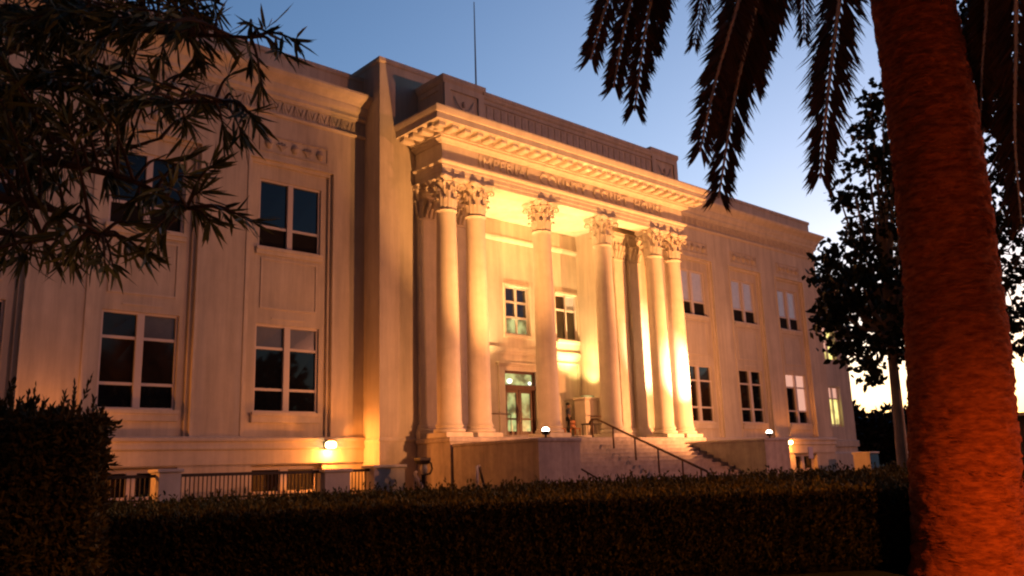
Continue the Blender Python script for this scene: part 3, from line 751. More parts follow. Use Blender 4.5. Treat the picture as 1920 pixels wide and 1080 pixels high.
# ------------------------------------------------------------------ vegetation helpers
rng = np.random.default_rng(11)
def leaves_mesh(name, pos, dirs, nrm, ln, wd, mat, parent=None, loc=None, fold=.0, mats_shape='hex'):
    """many small pointed leaves: pos base, dirs unit, nrm unit (approx), length, width arrays (drawing units)"""
    n = len(pos)
    side = np.cross(dirs, nrm); side /= np.linalg.norm(side, axis=1, keepdims=True)+1e-9
    nn = np.cross(side, dirs)
    ln = ln[:, None]; wd = wd[:, None]
    base_ = pos; p1 = pos+dirs*ln*.35+side*wd*.5+nn*wd*fold; p2 = pos+dirs*ln*.35-side*wd*.5+nn*wd*fold
    p3 = pos+dirs*ln*.72+side*wd*.36-nn*ln*.05; p4 = pos+dirs*ln*.72-side*wd*.36-nn*ln*.05; tip = pos+dirs*ln-nn*ln*.12
    mid = pos+dirs*ln*.5
    V = np.stack([base_, p1, p3, tip, p4, p2], axis=1).reshape(-1, 3)*S
    org = np.array(Vector(loc)*S) if loc is not None else (np.array(ORIG[parent.name]) if parent is not None else np.zeros(3))
    V = V-org
    me = bpy.data.meshes.new(name); me.vertices.add(n*6); me.vertices.foreach_set('co', V.astype(np.float32).reshape(-1))
    me.loops.add(n*8); idx = np.arange(n)[:, None]*6
    lo = np.concatenate([idx+0, idx+1, idx+2, idx+4, ], axis=1)   # placeholder quads below
    quads = np.stack([idx[:,0]+0, idx[:,0]+1, idx[:,0]+2, idx[:,0]+5, idx[:,0]+5, idx[:,0]+2, idx[:,0]+3, idx[:,0]+4], axis=1)
    me.loops.foreach_set('vertex_index', quads.reshape(-1).astype(np.int32))
    me.polygons.add(n*2); me.polygons.foreach_set('loop_start', (np.arange(n*2)*4).astype(np.int32)); me.polygons.foreach_set('loop_total', np.full(n*2, 4, np.int32))
    me.update(calc_edges=True); me.validate()
    me.materials.append(mat)
    o = bpy.data.objects.new(name, me); COL.objects.link(o)
    if parent is not None: o.parent = parent; ORIG[o.name] = Vector(org)
    elif loc is not None: o.location = Vector(org)
    return o
def unit(a): return a/(np.linalg.norm(a, axis=-1, keepdims=True)+1e-9)
def rnd_unit(n): return unit(rng.normal(size=(n, 3)))
def noise2(p, sc):
    """cheap smooth pseudo noise from sines"""
    x, y, z = p[:,0]*sc, p[:,1]*sc, p[:,2]*sc
    return (np.sin(x*1.7+1.3*np.sin(y*1.1+z))+np.sin(y*2.1+1.7*np.sin(z*1.3+x*.7))+np.sin(z*1.9+x*1.1*np.sin(y*.5)))/3

# ------------------------------------------------------------------ hedge
F0 = np.array([-27.2,-16.35]); F1 = np.array([-13.2,-25.95]); B0 = np.array([-26.6,-12.9]); B1 = np.array([-6.8,-24.9])
HZ = -.765
hg = T('hedge', (-19, -20, GZ), 'long clipped dark green hedge with ragged shoots along its top, across the foreground', 'hedge')
core = MB()
nx, ny = 60, 8
def hp(u, v): return (F0+(F1-F0)*u)*(1-v)+(B0+(B1-B0)*u)*v
rows = []
for j in range(ny+1):
    for_ = []
    for i in range(nx+1):
        p = hp(i/nx, .02+.96*j/ny); for_.append((p[0], p[1], HZ-.06+.05*math.sin(i*1.3+j*2.1)+.20*(i/nx)*(j/ny)+.05*(i/nx)))
    rows.append(for_)
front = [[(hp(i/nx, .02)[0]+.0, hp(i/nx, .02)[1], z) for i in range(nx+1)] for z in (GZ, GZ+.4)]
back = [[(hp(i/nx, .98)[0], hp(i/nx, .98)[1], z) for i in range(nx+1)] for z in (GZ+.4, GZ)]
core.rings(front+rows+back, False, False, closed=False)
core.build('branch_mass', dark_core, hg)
def hedge_leaves():
    n1, n2, n3 = 72000, 60000, 9000
    # front face
    u = rng.random(n1); z = GZ+.05+(HZ-GZ)*rng.random(n1)
    p = (F0+(F1-F0)*u[:,None]); nrm = np.array([F1[1]-F0[1], -(F1[0]-F0[0])]); nrm = nrm/np.linalg.norm(nrm)
    if np.dot(nrm, np.array([CAM.x, CAM.y])-F0) < 0: nrm = -nrm
    P1 = np.c_[p, z]; bulge = .10*noise2(P1, 3.0)+rng.normal(0, .03, n1)
    P1[:,:2] += nrm*bulge[:,None]
    D1 = unit(rnd_unit(n1)*.8+np.array([nrm[0], nrm[1], .7])); N1 = rnd_unit(n1)
    # top
    u = rng.random(n2); v = rng.random(n2)**1.1
    p = (F0+(F1-F0)*u[:,None])*(1-v)[:,None]+(B0+(B1-B0)*u[:,None])*v[:,None]
    P2 = np.c_[p, HZ+.20*u*v+.05*u]; P2[:,2] += .05*noise2(P2, 2.2)+rng.normal(0, .025, n2)
    D2 = unit(rnd_unit(n2)*.8+np.array([0,0,.9])); N2 = rnd_unit(n2)
    # shoots: grouped upright leaves
    ns = 2600; u = rng.random(ns); v = rng.random(ns)
    p = (F0+(F1-F0)*u[:,None])*(1-v)[:,None]+(B0+(B1-B0)*u[:,None])*v[:,None]
    sd = unit(rnd_unit(ns)*.35+np.array([0,0,1])); hh = .06+.14*rng.random(ns)**2
    k = 8; t_ = np.tile(np.linspace(.1, 1, k), ns)
    base_ = np.repeat(np.c_[p, HZ-.02+.20*u*v+.05*u], k, axis=0)
    P3 = base_+np.repeat(sd*hh[:,None], k, axis=0)*t_[:,None]
    D3 = unit(np.repeat(sd, k, axis=0)+rnd_unit(ns*k)*.7); N3 = rnd_unit(ns*k)
    for nm, Pp, D, Nn, mt in (('foliage', P1, D1, N1, leaf_hedge), ('lit_top_foliage', np.r_[P2,P3], np.r_[D2,D3], np.r_[N2,N3], leaf_top)):
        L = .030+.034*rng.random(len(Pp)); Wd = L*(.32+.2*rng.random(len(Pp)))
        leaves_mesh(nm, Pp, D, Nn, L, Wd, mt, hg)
hedge_leaves()
# ------------------------------------------------------------------ bush on the left
bu = T('bush', (-24.95,-20.55,GZ), 'tall boxy clipped bush with upright shoots at the left edge before the hedge', 'bush')
BO = np.array([-24.27,-21.20]); BR_ = np.array([-.744,.668]); BD_ = np.array([.27,.963]); BT = .05
def bxy(u, v): return BO+BR_*u+BD_*v
cm = MB()
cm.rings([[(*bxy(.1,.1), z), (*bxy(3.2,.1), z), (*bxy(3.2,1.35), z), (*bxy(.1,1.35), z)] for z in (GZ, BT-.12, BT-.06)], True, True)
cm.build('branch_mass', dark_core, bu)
PP, DD = [], []
def bface(n, fu, fv, fz, nrm):
    u, v, z = fu(n), fv(n), fz(n)
    p = np.c_[BO[0]+BR_[0]*u+BD_[0]*v, BO[1]+BR_[1]*u+BD_[1]*v, z]
    p += np.array(nrm)*(.07*noise2(p, 4.0)+rng.normal(0, .03, n))[:,None]
    PP.append(p); DD.append(unit(rnd_unit(n)*.85+np.array(nrm)*.5+np.array([0,0,.45])))
rr_ = lambda a, b_: (lambda n: a+(b_-a)*rng.random(n))
cc_ = lambda a: (lambda n: np.full(n, a))
bface(24000, rr_(0,3.2), cc_(0.02), rr_(GZ+.05,BT), (-.667,-.744,0))
bface(9000, cc_(0.03), rr_(0,1.4), rr_(GZ+.05,BT), (.744,-.668,0))
bface(13000, rr_(0,3.2), rr_(0,1.4), cc_(BT-.03), (0,0,1))
for k in range(150):      # upright shoots, clustered towards the middle
    u = abs(rng.normal(.9,.6)) if k < 110 else rng.random()*3; v = rng.random()*1.3
    b0 = np.array([*bxy(u, v), BT-.04]); h_ = .06+.16*rng.random() if k > 14 else .25+.22*rng.random()
    t_ = np.linspace(0, 1, 30); ax = unit(np.array([rng.normal()*.12, rng.normal()*.12, 1]))
    PP.append(b0+ax*h_*t_[:,None]); DD.append(unit(ax*1.3+rnd_unit(30)*.55))
for k in range(40):       # sideways sprigs on the right edge
    b0 = np.array([*bxy(0.02, rng.random()*1.2), GZ+.3+1.2*rng.random()]); ax = unit(np.array([.744,-.668,.5])+rnd_unit(1)[0]*.4); h_ = .05+.12*rng.random(); t_ = np.linspace(0, 1, 14)
    PP.append(b0+ax*h_*t_[:,None]); DD.append(unit(ax+rnd_unit(14)*.6))
PP = np.concatenate(PP); DD = np.concatenate(DD); L = .035+.03*rng.random(len(PP))
leaves_mesh('foliage', PP, DD, rnd_unit(len(PP)), L, L*.34, leaf_hedge, bu)

# ------------------------------------------------------------------ palm
def at(x, y, d):
    v = F_+R_*((x-960)/1601.34)-U_*((y-540)/1601.34); return CAM+v*(d/v.dot(F_))
# trunk axis and radius measured in drawing units: (x, y, z, r)
AX = [(-17.25,-23.94,-1.52,.495),(-17.17,-24.01,-.43,.492),(-17.12,-24.06,.40,.48),(-17.07,-24.10,1.49,.45),(-17.06,-24.11,2.06,.445),(-17.05,-24.13,3.24,.435),(-17.08,-24.10,4.5,.41),(-17.1,-24.1,5.6,.44),(-17.1,-24.1,6.3,.48),(-17.1,-24.1,6.7,.25)]
AXH = [a[2] for a in AX]
def axat(z):
    return [float(np.interp(z, AXH, [a[k] for a in AX])) for k in (0,1,3)]
pm = T('palm_tree', (-17.02,-23.84,GZ), 'huge date palm with a thick trunk lit red orange, in the right foreground', 'palm tree')
tb = MB(); rs = []; z = GZ; i = 0; random.seed(9)
NS = 96
while z < 6.6:
    x, y, r = axat(z); ring = []
    ph = z/.052
    for k in range(NS):
        a = 2*math.pi*k/NS
        # boot scars: diamond lattice + ragged rings
        lat = abs(math.sin(a*9+z*11))*abs(math.sin(a*9-z*11))
        rr = r*(1+.016*math.sin(z*23+1.2*math.sin(a*3)+.6*math.sin(a*7))+.012*math.sin(z*47+2*math.sin(a*5+1))+.010*math.sin(z*5.1+a*2))-.010*lat+random.uniform(-.008, .008)
        if z < GZ+.12: rr *= 1+.10*(1-(z-GZ)/.12)
        ring.append((x+rr*math.cos(a), y+rr*math.sin(a), z))
    rs.append(ring); z += .035
tb.rings(rs, True, True); tb.build('trunk', trunk_m, pm, smooth=True)
# fibre ends on the trunk: short blunt frond stubs
n = 5200; z_ = GZ+.05+(6.3-GZ)*rng.random(n); a_ = rng.random(n)*6.283
px_ = np.interp(z_, AXH, [a[0] for a in AX]); py_ = np.interp(z_, AXH, [a[1] for a in AX]); pr_ = np.interp(z_, AXH, [a[3] for a in AX])
out_ = np.c_[np.cos(a_), np.sin(a_), np.zeros(n)]
pos_ = np.c_[px_, py_, z_]+out_*(pr_-.012)[:,None]
tan_ = np.c_[-np.sin(a_), np.cos(a_), np.zeros(n)]
dd_ = unit(tan_*rng.choice([-1,1], n)[:,None]*1.0+np.c_[np.zeros(n), np.zeros(n), rng.normal(0,.22,n)]+out_*.12)
leaves_mesh('bark_fibre', pos_, dd_, out_, .06+.10*rng.random(n), .012+.012*rng.random(n), trunk_m, pm)
def bez(pts, n):
    """Catmull-Rom through pts"""
    P_ = [Vector(p) for p in pts]; P_ = [P_[0]*2-P_[1]]+P_+[P_[-1]*2-P_[-2]]; out = []
    m_ = len(P_)-3
    for s_ in range(n+1):
        t_ = s_/n*m_; k = min(int(t_), m_-1); u = t_-k; a, b_, c_, d_ = P_[k:k+4]
        out.append(.5*((2*b_)+(c_-a)*u+(2*a-5*b_+4*c_-d_)*u*u+(3*b_-a-3*c_+d_)*u*u*u))
    return out
def frond(pts, leaf=.42, dens=1.0, parent=pm, bend=.55, sideN=None):
    c_ = bez(pts, 60); ra = MB(); N = len(c_)
    ra.tube(c_, [.035*(1-k/N)+.009 for k in range(N)], 6)
    fo = ra.build('frond', rachis_m, parent, smooth=True)
    pos, dr_, nr = [], [], []
    ln = []
    # cumulative length
    L_ = [0]
    for k in range(1, N): L_.append(L_[-1]+(c_[k]-c_[k-1]).length)
    tot = L_[-1]; step = .021/dens; s_ = .10*tot
    view = (c_[N//2]-CAM).normalized() if sideN is None else sideN
    while s_ < tot:
        k = min(N-2, int(np.searchsorted(L_, s_))); p = c_[k]; t_ = (c_[k+1]-c_[max(0, k-1)]).normalized()
        sd = t_.cross(view).normalized(); upn = sd.cross(t_)
        f = s_/tot; le = leaf*(.45+.55*math.sin(min(1, f*1.25+.12)*math.pi*.55))*(1 if f < .75 else 1-(f-.75)*2.2)
        for sg in (-1, 1):
            for rep_ in range(3):
                d_ = (sd*sg*(.56+random.uniform(-.16,.14))+t_*(.80+random.uniform(-.2,.3))+upn*random.uniform(-.6,.6)+Vector((0,0,-.22))).normalized()
                pos.append(p); dr_.append(d_); nr.append((upn+Vector((random.uniform(-.5,.5),)*3)).normalized()); ln.append(le*random.uniform(.8,1.3))
        s_ += step
    leaves_mesh('leaflets', np.array(pos), unit(np.array(dr_)), unit(np.array(nr)), np.array(ln), np.full(len(pos), .014)+rng.random(len(pos))*.010, leaf_palm, fo)
    return fo
random.seed(21)
CR = Vector((-17.3,-23.6,6.3))
def fr_px(ctrl, **kw):
    frond([CR]+[at(*c_) for c_ in ctrl], **kw)
# single frond beside the trunk
fr_px([(1655,-420,8.9),(1600,-190,8.4),(1574,0,8.1),(1553,170,8.0),(1538,335,7.95)], leaf=.46)
# middle cluster
fr_px([(1600,-520,8.9),(1480,-260,8.3),(1420,0,8.0),(1378,180,7.9),(1347,372,7.8)], leaf=.44)
fr_px([(1600,-560,8.8),(1455,-260,8.0),(1385,0,7.6),(1342,150,7.5),(1312,285,7.45)], leaf=.40)
fr_px([(1610,-560,9.1),(1520,-260,8.7),(1460,-20,8.5),(1432,80,8.45),(1415,165,8.4)], leaf=.38)
fr_px([(1610,-560,9.0),(1500,-290,8.6),(1418,-10,8.3),(1372,130,8.2),(1350,240,8.1)], leaf=.42)
# left cluster
fr_px([(1560,-640,8.6),(1330,-420,7.8),(1200,-150,7.4),(1140,0,7.2),(1107,112,7.15)], leaf=.36)
fr_px([(1560,-640,8.8),(1350,-430,8.0),(1230,-150,7.7),(1178,20,7.5),(1150,165,7.45)], leaf=.36)
fr_px([(1580,-640,9.0),(1380,-430,8.4),(1262,-150,8.0),(1213,40,7.9),(1190,208,7.8)], leaf=.40)
fr_px([(1580,-640,9.2),(1420,-430,8.8),(1300,-170,8.4),(1246,-20,8.2),(1225,90,8.1)], leaf=.36)
# right of the trunk
fr_px([(1850,-560,8.9),(1900,-200,8.7),(1905,60,8.6),(1903,250,8.5),(1915,420,8.45)], leaf=.45)
fr_px([(1820,-560,9.3),(1850,-220,9.1),(1850,0,9.0),(1842,120,9.0),(1838,230,9.0)], leaf=.42)
fr_px([(1900,-560,8.9),(2010,-200,8.5),(2040,60,8.3),(2050,300,8.2)], leaf=.45)
# the rest of the crown, outside the frame
for k in range(16):
    a = k*2*math.pi/16+.2; d_ = Vector((math.cos(a), math.sin(a), 0))
    ppx = (CR+d_*2.5)
    rel = ppx-CAM; dep = rel.dot(F_)
    if dep > 1 and d_.dot(Vector((-.74,.66,0))) > .2: continue
    frond([CR, CR+d_*1.0+Vector((0,0,1.3)), CR+d_*2.5+Vector((0,0,1.9)), CR+d_*3.9+Vector((0,0,1.2)), CR+d_*4.8+Vector((0,0,.3))], leaf=.45, dens=.5)

# ------------------------------------------------------------------ broad leaved tree behind the palm
tt = T('broadleaf_tree', (-9.56,-20.02,GZ), 'round leaved dark tree with a pale slim trunk, behind the palm', 'tree')
tk = MB()
fork = Vector((-10.2,-20.38,1.95))
tk.tube(bez([(-9.56,-20.02,GZ),(-9.77,-20.14,-.42),(-9.98,-20.26,.7),fork], 16), [.125-.003*k for k in range(17)], 12)
blobs = [(1580,545,52,16),(1560,600,34,15.8),(1640,570,62,16.2),(1600,490,50,15.6),(1655,480,55,16),(1560,520,30,16.4),(1625,640,36,15.9),(1680,640,34,16.3),(1560,465,22,16),(1645,395,42,16.1),(1600,352,26,15.8),(1575,372,16,16),(1650,300,40,16.2),(1620,250,22,15.9),(1655,235,34,16),(1632,185,20,16.2),(1670,170,28,16),(1590,310,10,16),(1690,340,40,15.8),(1700,430,50,16.6),(1710,540,60,16.6),(1730,250,60,16.8),(1700,660,18,16),(1595,665,22,15.9),(1548,600,24,16),(1585,635,34,16.2),(1622,690,18,16),(1555,560,26,15.8),(1610,430,20,16),(1690,600,50,16.2),(1545,500,18,16.1),(1640,700,10,15.9),(1700,380,44,16.4),(1670,290,34,16.2),
 (1830,90,60,15.6),(1890,110,60,15.9),(1850,20,70,15.7),(1910,230,55,16.1),(1870,180,50,15.6),(1800,230,34,15.9),
 (1860,120,55,15.8),(1890,30,70,16.2),(1820,40,40,16),(1850,210,40,16),(1875,280,40,15.7),(1840,330,14,16),(1905,350,45,16.3),(1885,420,34,15.9),(1910,480,50,16),(1890,545,34,15.6),(1880,590,18,16.2),(1915,610,36,16),(1900,655,14,16.1),(1960,560,50,16),(1990,350,90,16.5),(1980,150,90,16.5),(1775,120,60,17),(1780,400,70,17),(1790,560,60,17)]
PP, DD = [], []
for (bx_, by_, br, bd) in blobs:
    c_ = at(bx_, by_, bd); r = br/1601*bd
    n = int(30+560*r*r*2.2)
    if r > .15:
        mid = fork.lerp(c_, .5)+Vector((0,0,-.25)); tk.tube(bez([fork, mid, c_], 8), [.055-.005*k for k in range(9)], 6)
    # twigs with leaf bunches: uneven outline
    nt_ = max(5, int(25*r*r*4)); d = rnd_unit(nt_); rad = r*(.25+.95*rng.random(nt_)**.6); tip = np.array(c_)+d*rad[:,None]
    tip[:,2] -= .1*r
    kk = 13
    pp = np.repeat(tip, kk, axis=0)+rng.normal(0, .09, (nt_*kk, 3)); PP.append(pp); DD.append(unit(rnd_unit(nt_*kk)+np.array([0,0,-.25])))
    if r > .3:
        for q in range(0, nt_, 5): tk.tube([c_, Vector(tip[q])], [.014,.006], 4)
tk.build('trunk', bark_m, tt, smooth=True)
PP = np.concatenate(PP); DD = np.concatenate(DD); L = .11+.07*rng.random(len(PP))
leaves_mesh('crown', PP, DD, rnd_unit(len(PP)), L, L*.62, leaf_tree, tt)

# ------------------------------------------------------------------ narrow leaved tree, branches from the upper left
ol = T('willow_like_tree', (-28.6,-22.2,GZ), 'narrow leaved tree reaching dark drooping branches in from the upper left', 'tree')
tk = MB()
hub = Vector((-27.6,-22.3,2.0))
tk.tube(bez([(-28.6,-22.2,GZ),(-28.4,-22.2,-.2),(-28.1,-22.2,.9),hub], 14), [.17-.006*k for k in range(15)], 10)
tips = [(555,75,3.9),(500,60,4.0),(470,40,4.1),(530,100,3.9),(492,165,4.1),(470,110,4.2),(480,230,4.3),(440,190,4.2),(455,255,4.2),(420,250,4.4),(470,215,4.0),
 (470,415,4.0),(440,400,4.1),(395,415,4.1),(375,360,4.2),(400,310,4.2),(345,330,4.3),(330,390,4.0),(300,440,4.2),(285,470,3.9),(250,420,4.2),(212,500,3.9),(180,470,4.1),(130,480,4.0),(90,470,4.2),(50,475,4.0),(20,440,4.2),(8,480,3.9),
 (430,140,4.4),(390,190,4.5),(350,230,4.6),(310,300,4.5),(270,360,4.4),(380,110,4.5),(420,70,4.4),(350,60,4.3),(340,140,4.6),(300,190,4.4),(250,250,4.5),(200,330,4.4),(160,400,4.3),(110,410,4.5),(60,400,4.3),(20,380,4.5),
 (400,20,4.3),(330,10,4.5),(280,40,4.2),(300,110,4.3),(250,160,4.6),(210,60,4.4),(220,220,4.2),(160,290,4.6),(100,340,4.4),(50,320,4.6),(10,300,4.3),(170,130,4.5),(180,210,4.7),(120,230,4.3),(60,240,4.6),(10,220,4.4),(110,60,4.5),(120,150,4.8),(60,150,4.4),(10,130,4.6),(50,50,4.3),(0,30,4.6),(160,10,4.3),(240,-20,4.4),(330,-40,4.4),(90,-20,4.4),(20,-40,4.6),(420,-30,4.3),(-40,100,4.4),(-40,250,4.4),(-40,400,4.3),(150,50,5.2),(80,120,5.3),(200,140,5.4),(260,90,5.2),(60,280,5.2),(130,330,5.3),(30,200,5.4),(220,300,5.2),(300,220,5.3),(10,60,5.5),(360,170,5.2)]
PP, DD, LL = [], [], []
random.seed(5)
LIMBS = [[(-260,120,5.0),(60,30,4.7),(300,60,4.4),(470,70,4.1)], [(-260,200,5.0),(60,160,4.8),(260,190,4.6),(420,190,4.3)],
         [(-260,330,4.9),(20,300,4.6),(220,330,4.4),(350,390,4.2)], [(-260,330,4.9),(0,370,4.4),(120,400,4.3),(190,440,4.1)],
         [(-260,60,5.2),(100,-60,4.8),(300,-40,4.5),(420,10,4.3)], [(-260,200,5.2),(30,90,5.3),(180,120,5.3),(340,180,5.1)],
         [(-260,330,5.1),(20,240,5.2),(170,290,5.0),(300,260,4.8)], [(-260,450,4.6),(-60,430,4.4),(30,440,4.2),(80,450,4.1)]]
NODES = []
for L0 in LIMBS:
    pts_ = [hub]+[at(*q) for q in L0]
    cv = bez(pts_, 40); tk.tube(cv, [.05*(1-k/41)**1.3+.007 for k in range(41)], 6)
    NODES += cv[12:]
TIPS = []
for (x, y, d) in tips:
    TIPS.append((x, y, d, 1))
    for r_ in range(7 if (x < 380 and y < 90) else 5 if (x < 200 and y < 330) else (2 if x < 300 and y < 400 else (1 if x < 400 else 0))):
        g_ = 26 if x < 420 else 12
        TIPS.append((x+random.gauss(0,g_)-(6 if x > 420 else 0), y+random.gauss(-6,g_*.8), d+random.gauss(0,.25), 0))
for (x, y, d, main) in TIPS:
    tip = at(x, y, d)
    src = min(NODES, key=lambda q: (q-tip).length+.25*max(0, (q-hub).length-(tip-hub).length))
    mid = src.lerp(tip, .5)+Vector((0, 0, .02+.03*random.random()))
    cv = bez([src, mid, tip], 10)
    tk.tube(cv, [.008*(1-k/11)+.003 for k in range(11)], 4)
    t_ = (cv[-1]-cv[-4]).normalized()
    for w in range(random.randint(9, 14)):
        k = random.random()**1.5
        p = cv[-1].lerp(cv[-4], k)
        dr_ = (t_*random.uniform(.6,1.2)+Vector((random.gauss(0,.38), random.gauss(0,.38), random.gauss(-.05,.33)))).normalized()
        PP.append(p); DD.append(dr_); LL.append(random.uniform(.12,.20))
    for w in range(3):
        k = random.random(); p = cv[4].lerp(cv[8], k)
        dr_ = (t_*.8+Vector((random.gauss(0,.6), random.gauss(0,.6), random.gauss(-.2,.5)))).normalized()
        PP.append(p); DD.append(dr_); LL.append(random.uniform(.08,.15))
tk.build('trunk', twig_m, ol, smooth=True)
PP = np.array(PP); DD = unit(np.array(DD)); LL = np.array(LL)
leaves_mesh('foliage', PP, DD, rnd_unit(len(PP)), LL, .014+.007*rng.random(len(PP)), leaf_near, ol)

# ------------------------------------------------------------------ far background
def bgtree(x, y, w, h, label, n=5000):
    t = T('background_tree', (x, y, GZ), label, 'tree', 'dark trees beyond the right wing')
    tk = MB(); tk.tube([(x, y, GZ), (x+.1, y, GZ+h*.35), (x-.1, y, GZ+h*.7)], [.3,.22,.1], 8); tk.build('trunk', bark_m, t)
    c_ = []; 
    for k in range(9):
        a = rng.random()*6.28; c_.append((x+w*.5*rng.random()**.5*math.cos(a), y+w*.5*rng.random()**.5*math.sin(a), GZ+h*(.30+.5*rng.random()), w*(.22+.14*rng.random())))
    cm = MB()
    for (a, b_, z, r) in c_:
        cm.rings([[(a+r*.85*math.sin(math.pi*j/6)*math.cos(i*math.pi/6), b_+r*.85*math.sin(math.pi*j/6)*math.sin(i*math.pi/6), z+r*.8*math.cos(math.pi*j/6)) for i in range(12)] for j in range(7)])
    cm.build('branch_mass', dark_core, t)
    P_, D_ = [], []
    for (a, b_, z, r) in c_:
        m_ = n//9; d = rnd_unit(m_); P_.append(np.array((a, b_, z))+d*r*(.9+.25*rng.random(m_))[:,None]); D_.append(unit(d+rnd_unit(m_)*.8))
    P_ = np.concatenate(P_); D_ = np.concatenate(D_); ok = P_[:,2] > GZ
    L = .35+.3*rng.random(ok.sum()); leaves_mesh('crown', P_[ok], D_[ok], rnd_unit(ok.sum()), L, L*.6, far_leaf, t)
bgtree(47, 13.5, 6.5, 6.0, 'dark tree close behind the end of the right wing, tallest of the row')
bgtree(51, 10.5, 6.0, 5.0, 'dark low tree in the row beyond the courthouse, left of the pale slim trunk')
bgtree(54, 7.0, 6.5, 5.0, 'dark low tree in the row beyond the courthouse, behind the pale slim trunk')
bgtree(56, 3.5, 6.0, 4.8, 'dark low tree in the row beyond the courthouse, against the palm trunk')
wl = MB(); wl.bevbox(36.0, 38.2, -.4, .2, GZ, .18, .03); wl.bevbox(35.9, 38.3, -.5, .3, .18, .30, .02)
tag(wl.build('stone_wall', stone2, None, loc=(37,0,GZ)), 'low orange lit stone block beyond the right wing, left of the pale slim trunk', 'wall')
sh_ = T('shed', (20.5,-13.2,GZ), 'dark flat roofed shed at the right edge beyond the palm trunk', 'shed')
w_ = MB(); w_.box(19.0, 23.5, -15.5, -11.0, GZ, 1.35); w_.build('wall', M('dark_shed_wall', (.06,.05,.045), .9, var=.3), sh_)
w_ = MB(); w_.box(18.7, 23.8, -15.8, -10.7, 1.35, 1.5); w_.build('roof', M('pale_fascia', (.4,.36,.3), .8, var=.2), sh_)
# tree line across the street, seen in the window glass
P_ = []
n = 60000
x_ = -160+420*rng.random(n); hgt = 11+np.clip((x_-50)*.12,0,14)+3.2*np.sin(x_*.11)+2.0*np.sin(x_*.31+1)+1.0*np.sin(x_*.9)
P_ = np.c_[x_, -66-6*rng.random(n), GZ+np.clip(hgt, 4, 30)*rng.random(n)**.75]
L = .9+.8*rng.random(n)
o = leaves_mesh('tree_line', P_, rnd_unit(n), rnd_unit(n), L, L*.7, far_leaf, None, loc=(0,-68,GZ)); o['kind'] = 'stuff'; o['label'] = 'dark line of trees across the street'

# ------------------------------------------------------------------ an assumed street lamp and added fill lamps, all out of view
def unseen_lamp(x, y, h, label, power, cone, col=SODIUM, tgt=None, rad=.12):
    t = T('unseen_lamp', (x, y, GZ), label, 'street lamp', 'assumed and added lamps outside the view')
    p = MB(); p.tube([(x, y, GZ), (x, y, h-.15)], [.07,.045], 10); p.build('post', iron_m, t, smooth=True)
    p = MB(); p.lathe((x, y), [(0,h+.18),(.12,h+.14),(.3,h),(.3,h-.03),(.27,h-.03),(0,h+.02)], 20, False); p.build('shade', iron_m, t, smooth=True, auto=40)
    p = MB(); p.lathe((x, y), [(0,h-.14),(.07,h-.11),(.09,h-.05),(.05,h)], 14, False); p.build('bulb', lampglow, t, smooth=True)
    l = lamp('SPOT', 'unseen_light', (x, y, h-.22), power, col, rad, tgt or (x, y, -5), cone, .25); keep(l, t)
unseen_lamp(-23.2, -34.0, 4.3, 'assumed shaded street lamp standing behind the viewpoint, nearer to the palm', P['post'], 150)  # lamp assumed from the red orange light on the palm trunk
PINK = (1.0, .31, .15)
unseen_lamp(-41.0, -23.0, 8.0, 'unseen tall lamp added as pink fill, far left behind the viewpoint', P['street_fill']*.055, 178, col=PINK, tgt=(-20,-2,5), rad=.3)  # added lamp out of view, weak pink fill for the left wing
unseen_lamp(14.0, -40.0, 8.0, 'unseen tall lamp added as pink fill across the street, far right of the viewpoint', P['street_fill'], 178, col=PINK, tgt=(8,-2,5), rad=.3)  # unseen lamp added as pink fill for upper walls and stairs
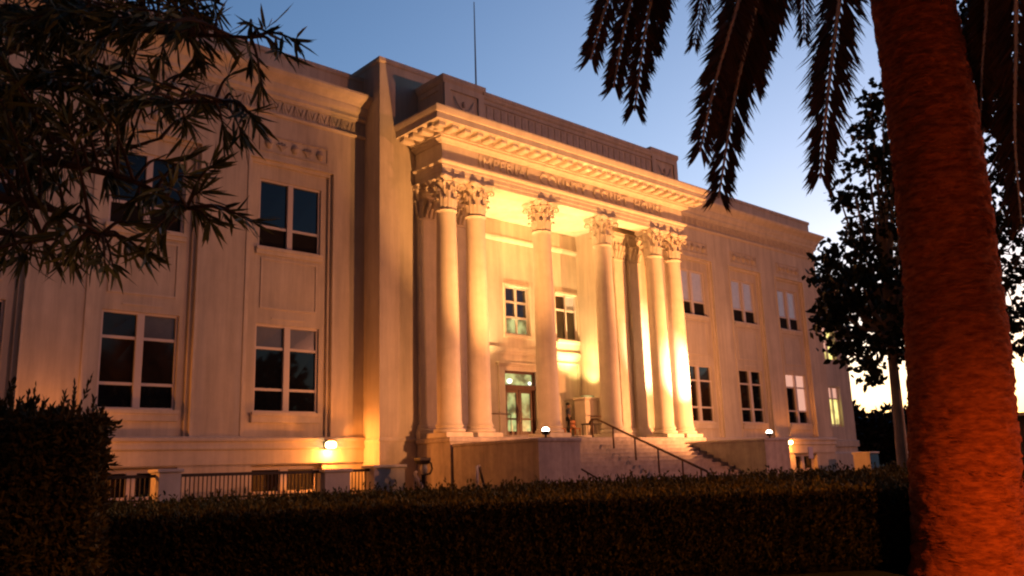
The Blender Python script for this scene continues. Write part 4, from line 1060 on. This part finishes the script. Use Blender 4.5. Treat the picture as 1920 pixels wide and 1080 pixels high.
# ------------------------------------------------------------------ person on the porch
def person(x, y, z, H, rz, label, shirt, pants, skin, hair):
    t = T('person', (x, y, z), label, 'person')
    k = H/1.75; cs, sn = math.cos(rz), math.sin(rz)
    def Wp(a, b_, c_): return ((x+(a*cs-b_*sn)*k)*S, (y+(a*sn+b_*cs)*k)*S, (z+c_*k)*S)
    J = {'pel':(0,0,.93,.125),'wai':(0,0,1.08,.115),'che':(0,0,1.27,.14),'sho':(0,0,1.42,.10),'nec':(0,-.01,1.50,.052),'hd0':(0,-.02,1.58,.075),'hd1':(0,-.02,1.67,.082),'hd2':(0,-.01,1.72,.06),
         'hl':(.09,0,.90,.085),'kl':(.10,-.03,.50,.058),'al':(.10,.02,.09,.040),'tl':(.11,-.13,.035,.030),'hr':(-.09,0,.90,.085),'kr':(-.10,.04,.50,.058),'ar':(-.11,.10,.09,.040),'tr':(-.12,-.04,.035,.030),
         'sl':(.18,0,1.40,.055),'el':(.23,.03,1.12,.042),'wl':(.20,-.12,.90,.028),'fl':(.19,-.17,.83,.028),'sr':(-.18,0,1.40,.055),'er':(-.23,.04,1.12,.042),'wr':(-.22,-.04,.88,.028),'fr':(-.21,-.07,.80,.028)}
    E_ = [('pel','wai'),('wai','che'),('che','sho'),('sho','nec'),('nec','hd0'),('hd0','hd1'),('hd1','hd2'),('pel','hl'),('hl','kl'),('kl','al'),('al','tl'),('pel','hr'),('hr','kr'),('kr','ar'),('ar','tr'),
          ('sho','sl'),('sl','el'),('el','wl'),('wl','fl'),('sho','sr'),('sr','er'),('er','wr'),('wr','fr')]
    def skinned(name, keys, edges, mat, grow=0.0):
        org = ORIG[t.name]; ix = {q: i for i, q in enumerate(keys)}
        me = bpy.data.meshes.new(name); me.from_pydata([tuple(np.array(Wp(*J[q][:3]))-np.array(org)) for q in keys], [(ix[a], ix[b_]) for a, b_ in edges], [])
        o = bpy.data.objects.new(name, me); COL.objects.link(o); o.parent = t; me.materials.append(mat)
        md = o.modifiers.new('skin', 'SKIN'); md.use_smooth_shade = True
        for i, q in enumerate(keys): r = (J[q][3]+grow)*k*S; me.skin_vertices[0].data[i].radius = (r, r*.8 if q in ('che','wai','pel','sho') else r); me.skin_vertices[0].data[i].use_root = (i == 0)
        sb = o.modifiers.new('sub', 'SUBSURF'); sb.levels = 2; sb.render_levels = 2
        return o
    skinned('body', list(J), E_, M('skin', skin, .6))
    ks = ['che','wai','pel','sho','sl','el','sr','er']; skinned('shirt', ks, [e_ for e_ in E_ if e_[0] in ks and e_[1] in ks], M('shirt_cloth', shirt, .9, var=.2), .016)
    ks = ['pel','hl','kl','al','hr','kr','ar']; skinned('trousers', ks, [e_ for e_ in E_ if e_[0] in ks and e_[1] in ks], M('trouser_cloth', pants, .9, var=.2), .018)
    h = MB(); c_ = Wp(0, .015, 1.69); c_ = [q/S for q in c_]
    h.rings([[(c_[0]+.105*k*math.sin(math.pi*j/10)*math.cos(i*math.pi/8), c_[1]+.11*k*math.sin(math.pi*j/10)*math.sin(i*math.pi/8), c_[2]+.105*k*math.cos(math.pi*j/10)) for i in range(16)] for j in range(8)])
    h.build('hair', M('dark_hair', hair, .6), t, smooth=True)
    # small features and fingers
    f = MB()
    nx_ = [q/S for q in Wp(0, -.108, 1.635)]; f.lathe((nx_[0], nx_[1]), [(0,nx_[2]-.02*k),(.014*k,nx_[2]-.01*k),(.008*k,nx_[2]+.02*k),(0,nx_[2]+.03*k)], 8, False)
    for hx, (a, b_, c2) in ((1, (.19,-.19,.80)), (-1, (-.21,-.08,.77))):
        for q in range(4):
            p0 = [v_/S for v_ in Wp(a+(q-1.5)*.018*hx, b_, c2)]; p1 = [v_/S for v_ in Wp(a+(q-1.5)*.022*hx, b_-.015, c2-.06-.01*(q in (1,2)))]
            f.tube([p0, p1], [.010*k,.007*k], 6)
        p0 = [v_/S for v_ in Wp(a-.02*hx, b_-.02, c2+.03)]; p1 = [v_/S for v_ in Wp(a-.035*hx, b_-.05, c2-.01)]; f.tube([p0, p1], [.011*k,.008*k], 6)
    f.build('fingers_and_nose', M('skin_detail', skin, .6), t, smooth=True)
    return t
person(1.20, -.80, 1.0, 1.42, RAD(52), 'person in grey shirt and dark trousers standing on the porch right of the door', (.06,.06,.085), (.010,.010,.011), (.30,.16,.10), (.012,.008,.006))
